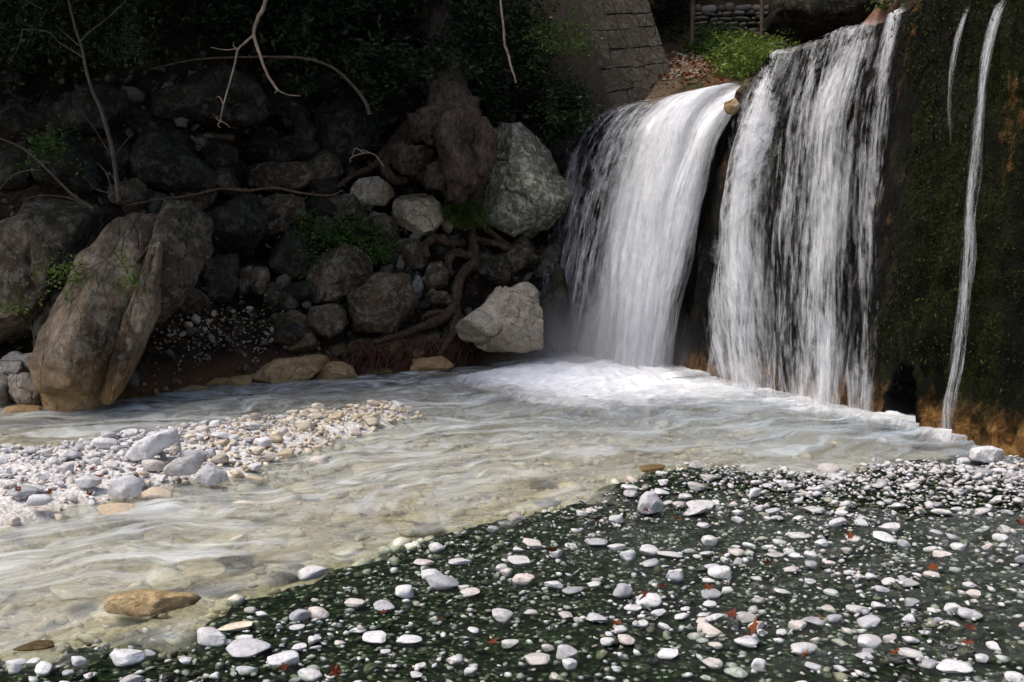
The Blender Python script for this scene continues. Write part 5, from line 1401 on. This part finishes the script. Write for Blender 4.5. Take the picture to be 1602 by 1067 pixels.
for x, y, w, h, kd, lab in [(365, 972, 60, 20, 'peb_tan', 'mustard coloured rock behind the round white stone'), (488, 886, 46, 22, 'peb_white', 'pinkish stones pair at the edge of the milky stream'), (1020, 730, 44, 16, 'rock_brown', 'brown wet stone at the tip where stream and shallows meet'), (808, 802, 30, 18, 'peb_tan', 'mossy tan stone at the edge of the algae shallows'), (1312, 688, 26, 8, 'peb_tan', 'yellow green stone breaking the surface of the pool'), (1385, 686, 20, 12, 'peb_white', 'white stone breaking the surface of the pool'), (1498, 698, 30, 8, 'rock_brown', 'brown flat stone in the pool near the weir foot'), (1348, 720, 26, 10, 'peb_tan', 'tan flat stone at the near edge of the pool'), (1090, 718, 34, 12, 'peb_tan', 'orange stone in shallow water beyond the algae tip'), (50, 1002, 60, 16, 'rock_dark', 'dark wet rock at the lower left edge of the stream')]:
    at_px('stone', x, y, w, h, kd, lab, 'stone')

def scatter(n, xr, yr, wfn, dens, sep=.75, tries=None):
    """stones that do not overlap, larger first"""
    X = r.uniform(*xr, n); Y = r.uniform(*yr, n); W = wfn(n)
    k = r.random(n) < dens(X, Y)
    X, Y, W = X[k], Y[k], W[k]
    o = np.argsort(-W); X, Y, W = X[o], Y[o], W[o]
    keepX = [q[0] for q in placed]; keepY = [q[1] for q in placed]; keepW = [q[2] for q in placed]
    n0 = len(keepX)
    KX = np.array(keepX + [0.0] * len(X)); KY = np.array(keepY + [0.0] * len(X)); KW = np.array(keepW + [0.0] * len(X)); m_ = n0
    for i in range(len(X)):
        d = np.hypot(KX[:m_] - X[i], (KY[:m_] - Y[i])) - sep * .5 * (KW[:m_] + W[i])
        if m_ == 0 or d.min() > 0:
            KX[m_], KY[m_], KW[m_] = X[i], Y[i], W[i]; m_ += 1
    for i in range(n0, m_): placed.append((KX[i], KY[i], KW[i]))
    return KX[n0:m_], KY[n0:m_], KW[n0:m_]
def in_view(X, Y):
    x, y, f = project(np.stack([X, Y, 0 * X], 1))
    return (x > -60) & (x < 1662) & (y < 1110)
def alg_d(X, Y):
    sal = poly_sdf(ALG, X, Y)
    cl = .42 + 1.5 * fbm(np.stack([X * 1.1, Y * 1.1, 0 * X], 1), 301, 3)
    top = np.exp(-((Y - 6.6) / .75) ** 2) * sstep(.3, 1.3, X)
    left = np.exp(-((Y - 3.9) / .8) ** 2) * sstep(0, -1.0, X)
    return sstep(.02, .35, sal) * np.clip(cl * 1.0 + .9 * top + .6 * left, .30, 1)
X, Y, W = scatter(5600, (-3.2, 5.6), (3.3, 8.2), lambda n: np.clip(np.exp(r.normal(-2.88, .38, n)), .032, .14), alg_d, .85)
Z = bed_h(X, Y); H = W * r.uniform(.26, .5, len(W))
vis = in_view(X, Y)
order = np.argsort(-(W / Y) * vis)
n_ind = 255
BANKL = 'white pebble on the crowded stony strip between the pool and the algae shallows'
for i in order[:n_ind]:
    lab, grp = (BANKL, 'pebbles of the stony strip') if (Y[i] > 6.0 and X[i] > .9) else (FORE, 'pale pebbles in the algae shallows')
    NEAR.append(put_stone('pebble', (X[i], Y[i], Z[i] + .36 * H[i] + .013), W[i], H[i] * 2.0, 'peb_fore', lab, 'pebble', grp))
rest = order[n_ind:]
V1 = stones_joined(np.stack([X[rest], Y[rest], Z[rest] + .34 * H[rest] + .012], 1), W[rest], r, 2, .85)
Xs = r.uniform(-3.4, 5.8, 11000); Ys = 3.2 + 5.2 * r.random(11000) ** 1.1
k = r.random(11000) < .8 * alg_d(Xs, Ys); Xs, Ys = Xs[k], Ys[k]
Ws = np.clip(np.exp(r.normal(-3.75, .35, len(Xs))), .012, .05)
Xb = r.uniform(1.0, 5.6, 5200); Yb_ = r.normal(6.75, .55, 5200)
k = (r.random(5200) < np.exp(-((Yb_ - 6.75) / .7) ** 2) * sstep(1.0, 2.4, Xb) * (.35 + .65 * sstep(2.2, 4.0, Xb))) & (poly_sdf(ALG, Xb, Yb_) > -.25); Xb, Yb_ = Xb[k], Yb_[k]
Xs = np.concatenate([Xs, Xb]); Ys = np.concatenate([Ys, Yb_]); Ws = np.concatenate([Ws, np.clip(np.exp(r.normal(-3.2, .4, len(Xb))), .02, .09)])
V2 = stones_joined(np.stack([Xs, Ys, bed_h(Xs, Ys) + .35 * Ws + r.uniform(0, .03, len(Xs))], 1), Ws, r, 1, .9)
Xs = r.uniform(-3.4, 5.8, 5200); Ys = 3.2 + 5.0 * r.random(5200) ** 1.15
k = (poly_sdf(ALG, Xs, Ys) > .05) & in_view(Xs, Ys); Xs, Ys = Xs[k], Ys[k]
Ws = np.clip(np.exp(r.normal(-3.25, .3, len(Xs))), .02, .08)
V3 = stones_joined(np.stack([Xs, Ys, np.maximum(bed_h(Xs, Ys), -.045) + r.uniform(.0, .016, len(Xs))], 1), Ws, r, 1, .7)
V, F = join_geo([V1, V2, V3])
link('pebbles', mesh_from('pebbles', V, F), M['peb_fore'], kind='stuff', label='small pale pebbles scattered among dark green algae')
Xs = r.uniform(-3.6, 6.0, 7000); Ys = 3.1 + 5.4 * r.random(7000) ** 1.2
k = poly_sdf(ALG, Xs, Ys) > .02; Xs, Ys = Xs[k], Ys[k]
Ws = np.clip(np.exp(r.normal(-3.2, .4, len(Xs))), .018, .11)
V, F = stones_joined(np.stack([Xs, Ys, bed_h(Xs, Ys) + .05 * Ws + .004], 1), Ws, r, 1, .8)
link('algae_pebbles', mesh_from('algae_pebbles', V, F), M['peb_green'], kind='stuff', label='dark green algae coated pebbles of the shallows')
# gravel bar
def bar_d(X, Y): return sstep(-.05, .2, poly_sdf(BAR, X, Y) + .12 * noise3(np.stack([X * 2, Y * 2, 0 * X], 1), 9))
X, Y, W = scatter(1700, (-6.5, -.5), (6.2, 11.5), lambda n: np.clip(np.exp(r.normal(-2.6, .42, n)), .045, .2), bar_d, .85)
Z = bed_h(X, Y); H = W * r.uniform(.38, .62, len(W)); vis = in_view(X, Y); order = np.argsort(-(W / Y) * vis)
tan = sstep(-2.9, -1.5, X) + .5 * (poly_sdf(BAR, X, Y) < .12)
NEARB = []
for i in order[:190]:
    t_ = r.random() < tan[i]
    NEARB.append((put_stone('river_stone', (X[i], Y[i], Z[i] + .2 * H[i] + .02), W[i], H[i] * 1.9, 'peb_tan' if t_ else 'peb_white', 'tan stone at the wet rim of the gravel bar' if t_ else 'white stone on the gravel bar in the stream', 'stone', 'wet tan stones of the gravel bar' if t_ else 'white stones of the gravel bar'), 'tan' if t_ else 'white'))
rest = order[190:]
V1 = stones_joined(np.stack([X[rest], Y[rest], Z[rest] + .2 * H[rest] + .01], 1), W[rest], r, 2, 1.0)
Xs = r.uniform(-9, -.4, 11500); Ys = r.uniform(6, 11.6, 11500)
k = r.random(11500) < bar_d(Xs, Ys); Xs, Ys = Xs[k], Ys[k]
Ws = np.clip(np.exp(r.normal(-3.15, .4, len(Xs))), .02, .09)
P_ = np.stack([Xs, Ys, bed_h(Xs, Ys) + .22 * Ws], 1); tn = r.random(len(Xs)) < sstep(-3.0, -1.5, Xs) + .6 * (poly_sdf(BAR, Xs, Ys) < .1)
V, F = join_geo([V1, stones_joined(P_[~tn], Ws[~tn], r, 1, 1.0, .35)])
link('bar_gravel', mesh_from('bar_gravel', V, F), M['peb_white'], kind='stuff', label='white gravel of the bar in the stream')
# stones on the bed of the stream
Xs = r.uniform(-6, 2.6, 4200); Ys = r.uniform(4.2, 12.5, 4200)
k = (poly_sdf(ALG, Xs, Ys) < .05) & (poly_sdf(BAR, Xs, Ys) < .1) & (Ys < bank_y(Xs) + .1); Xs, Ys = Xs[k], Ys[k]
Ws = np.clip(np.exp(r.normal(-2.5, .5, len(Xs))), .03, .3)
V1 = stones_joined(np.stack([Xs, Ys, bed_h(Xs, Ys) + .05 * Ws], 1), Ws, r, 1, .9)
V, F = stones_joined(P_[tn], np.clip(np.exp(r.normal(-3.0, .4, tn.sum())), .025, .09), r, 1, 1.0, .35)
link('bar_tan_gravel', mesh_from('bar_tan_gravel', V, F), M['peb_tan'], kind='stuff', label='tan gravel at the wet end of the bar')
V, F = V1
link('stream_stones', mesh_from('stream_stones', V, F), M['peb_sub'], kind='stuff', label='tan stones on the stream bed')

# ------------------------------------------------------------------ fallen leaves
def plane_leaf(seed):
    g = np.random.default_rng(seed)
    pts = []
    for i in range(22):
        a = -math.pi / 2 + (i / 22) * 2 * math.pi
        lobes = abs(math.sin(2.5 * (a + math.pi / 2) + .0))
        rr = .42 + .58 * (1 - lobes) ** 1.1 if i else .25
        pts.append((rr * math.cos(a) * g.uniform(.9, 1.1) * .5, rr * math.sin(a) * g.uniform(.9, 1.1) * .5))
    P = np.array(pts); z = .22 * np.abs(P[:, 0]) + .16 * np.sin(P[:, 1] * 5 + seed) + g.normal(0, .025, len(P))
    V = np.concatenate([np.column_stack([P, z]), [[0, 0, -.02]]])
    F = [[i, (i + 1) % 22, 22] for i in range(22)]
    s0 = len(V)
    V = np.concatenate([V, [[-.012, -.1, 0], [.012, -.1, 0], [.05, -.72, .06], [.03, -.72, .06]]]); F.append([s0, s0 + 1, s0 + 2, s0 + 3])
    return mesh_from('fallen_leaf', V, F, False)
leaf_me = [plane_leaf(k) for k in range(6)]
for me in leaf_me: me.materials.append(M['leaf_dead'])
LV = [(865, 862, 24, 'orange brown leaf standing upright on the algae between pale stones'), (1037, 920, 22, 'bright rusty leaf behind a cluster of flat white stones'), (965, 977, 24, 'dark red leaf in open dark water at the middle'), (1145, 962, 28, 'red leaf leaning on a white stone right of the middle'), (770, 1005, 22, 'red brown leaf near the bottom, left of the bright lumpy stone'), (525, 1052, 30, 'rusty leaf at the bottom edge beside a white stone'), (445, 1046, 18, 'small orange leaf at the bottom edge below the mauve stone'), (1008, 935, 26, 'brown leaf draped over a pinkish stone'), (1010, 800, 16, 'red leaf at the foot of the large white upright stone'), (1060, 812, 22, 'flat brown leaf right of the large white upright stone'), (1110, 920, 22, 'dull wine red leaf right of the rusty one'), (1200, 880, 20, 'brown leaf floating in the right shallows'), (1330, 840, 18, 'small red leaf among pebbles of the stony strip'), (1260, 1028, 22, 'orange leaf near the bottom edge, right half'), (1400, 1024, 22, 'yellowish brown leaf in the lower right shallows'), (1518, 984, 24, 'wine red leaf at the lower right'), (1512, 1006, 26, 'dark brown leaf below the wine red one at the lower right'), (1285, 968, 18, 'brown leaf beside the single round pale stone'), (1180, 985, 40, 'long sunken brown leaf in the right shallows'), (1460, 890, 22, 'brown leaf in the shallows below the pebble strip'), (1595, 820, 24, 'red brown leaf at the right picture edge'), (1130, 870, 18, 'small brown leaf under flat grey stones'), (600, 958, 18, 'small red leaf in the left shallows'), (690, 968, 18, 'dim red leaf left of the domed cream stone'), (505, 945, 12, 'tiny red leaf beside a cream stone in the left shallows')]
for i, (x, y, w, lab) in enumerate(LV):
    G = ground_pt(x, y, .04); wd = w * px_size(math.hypot(G[1], CAM_H)) * 0.98
    o = link('fallen_leaf', leaf_me[i % 6], None, None, lab, 'leaf')
    o.location = (G[0], G[1], .045); o.scale = (wd, wd, wd); o.rotation_euler = (r.normal(.45, .25), r.normal(0, .3), r.uniform(0, 6.28) if i > 3 else 3.3)
BL = [(125, 732), (145, 736), (155, 748), (210, 732), (25, 764), (28, 768), (90, 766), (208, 738), (325, 690), (385, 668), (420, 703), (392, 707), (78, 772), (40, 755), (212, 748), (60, 740), (140, 775), (320, 704), (10, 750)]
for i, (x, y) in enumerate(BL):
    G = ground_pt(x, y, .14); wd = r.uniform(9, 14) * px_size(G[1]) * 1.3
    o = link('fallen_leaf', leaf_me[i % 6], None, None, 'small rusty dead leaf lying on the white gravel bar', 'leaf', 'dead leaves on the gravel bar')
    o.location = (G[0], G[1], .15); o.scale = (wd, wd, wd); o.rotation_euler = (r.normal(.3, .3), r.normal(0, .3), r.uniform(0, 6.28))
n = 700
g = np.random.default_rng(99)
C = np.array([on_up(g.normal(1085, 26), g.normal(100, 16), .03) for _ in range(n)])
V, F = leaf_geo(C, g.uniform(.05, .11, n), g, .6)
link('slope_litter', mesh_from('slope_litter', V, F, False), M['leaf_dead'], kind='stuff', label='reddish dead leaves on the slope behind the weir')
C = np.array([on_up(g.normal(1075, 22), g.normal(100, 14), .02) for _ in range(260)])
V, F = stones_joined(C, g.uniform(.05, .16, len(C)), g, 1, 1.0)
link('slope_gravel', mesh_from('slope_gravel', V, F), M['scree'], kind='stuff', label='pale stones on the slope behind the weir')

# ------------------------------------------------------------------ labels that say which stone, by the nearest landmark
def name_neighbours(objs, marks, noun, reach=90):
    P = np.array([o.location[:] for o, _ in objs]); x, y, f = project(P)
    free = set(range(len(objs)))
    for rank in ('', 'second '):
        for mx, my, nm in marks:
            for dirn, (ux_, uy_) in (('left of', (-1, 0)), ('right of', (1, 0)), ('behind', (0, -1)), ('in front of', (0, 1))):
                best, bd = None, reach
                for i in free:
                    dx, dy = x[i] - mx, (y[i] - my) * 1.6
                    al = dx * ux_ + dy * uy_; ac = abs(dx * uy_) + abs(dy * ux_)
                    if al > 8 and ac < .8 * al and math.hypot(dx, dy) < bd: best, bd = i, math.hypot(dx, dy)
                if best is not None:
                    free.discard(best)
                    o, col_ = objs[best]
                    o['label'] = f'{rank}{noun.format(col_)} {dirn} {nm}'
FM = [(1020, 788, 'the large upright white stone'), (1552, 712, 'the big flat white block'), (328, 985, 'the round white stone at the bottom left'), (445, 1018, 'the mauve grey rounded stone'), (195, 1015, 'the half green half cream stone'), (820, 897, 'the wedge shaped tilted stone'), (690, 902, 'the broad mauve stone'), (632, 917, 'the round pinkish white stone'), (783, 953, 'the domed cream stone'), (842, 1020, 'the bright white lumpy stone'), (975, 915, 'the upright white chipped stone'), (1500, 1030, 'the large grey brown angular stone'), (1308, 957, 'the single round pale stone'), (865, 862, 'the orange brown upright leaf'), (1037, 920, 'the bright rusty leaf'), (965, 977, 'the dark red leaf in open water'), (1145, 962, 'the red leaf on a white stone'), (525, 1052, 'the rusty leaf at the bottom edge'), (1260, 1028, 'the orange leaf near the bottom edge'), (1518, 984, 'the wine red leaf at the lower right'), (1330, 840, 'the small red leaf on the stony strip'), (1300, 730, 'the topmost stone of the pebble bank'), (1048, 860, 'the flat pointed grey stone'), (1395, 818, 'the bright white stone of the pebble bank'), (1200, 880, 'the brown leaf in the right shallows'), (1400, 1024, 'the yellowish brown leaf'), (770, 1005, 'the red brown leaf near the bottom'), (600, 958, 'the small red leaf in the left shallows'), (1525, 920, 'the cubic white stone'), (1180, 985, 'the long sunken brown leaf')]
name_neighbours([(o, 'pale') for o in NEAR], FM, '{} pebble')
BMK = [(235, 697, 'the largest white stone of the gravel bar'), (280, 736, 'the grey striped oval stone'), (325, 744, 'the pale triangular stone'), (190, 766, 'the squarish pale stone with tan foot'), (240, 766, 'the brown and white mottled stone'), (18, 811, 'the dark grey rounded stone'), (162, 695, 'the white rounded stone at the upper bar edge'), (300, 666, 'the dark wet stone above the bar'), (345, 682, 'the pale mound shaped stone'), (55, 768, 'the blue grey stone'), (620, 635, 'the pale stone at the tip of the bar'), (390, 668, 'the white block at the upper bar edge'), (298, 716, 'the white slanting stone')]
name_neighbours(NEARB, BMK, '{} stone')
cutw = [' at ', ' in ', ' of ', ' beside ', ' below', ' under', ' beneath', ' behind', ' above', ' left', ' right', ' with', ' wedged', ' between', ' stacked', ' directly', ' tucked', ' overhang']
def short(l):
    return l[:min([l.find(c_) for c_ in cutw if l.find(c_) > 0] + [len(l)])]
sh_ = [short(b_[2]) for b_ in B]
BKM = [(sum(q[0] for q in b_[0]) / len(b_[0]), sum(q[1] for q in b_[0]) / len(b_[0]), 'the ' + s_) for b_, s_ in zip(B, sh_) if sh_.count(s_) == 1 and len(s_.split()) > 2]
name_neighbours([(o, '') for _, _, o in PACK], BKM, 'small dark{} packed stone', 130)
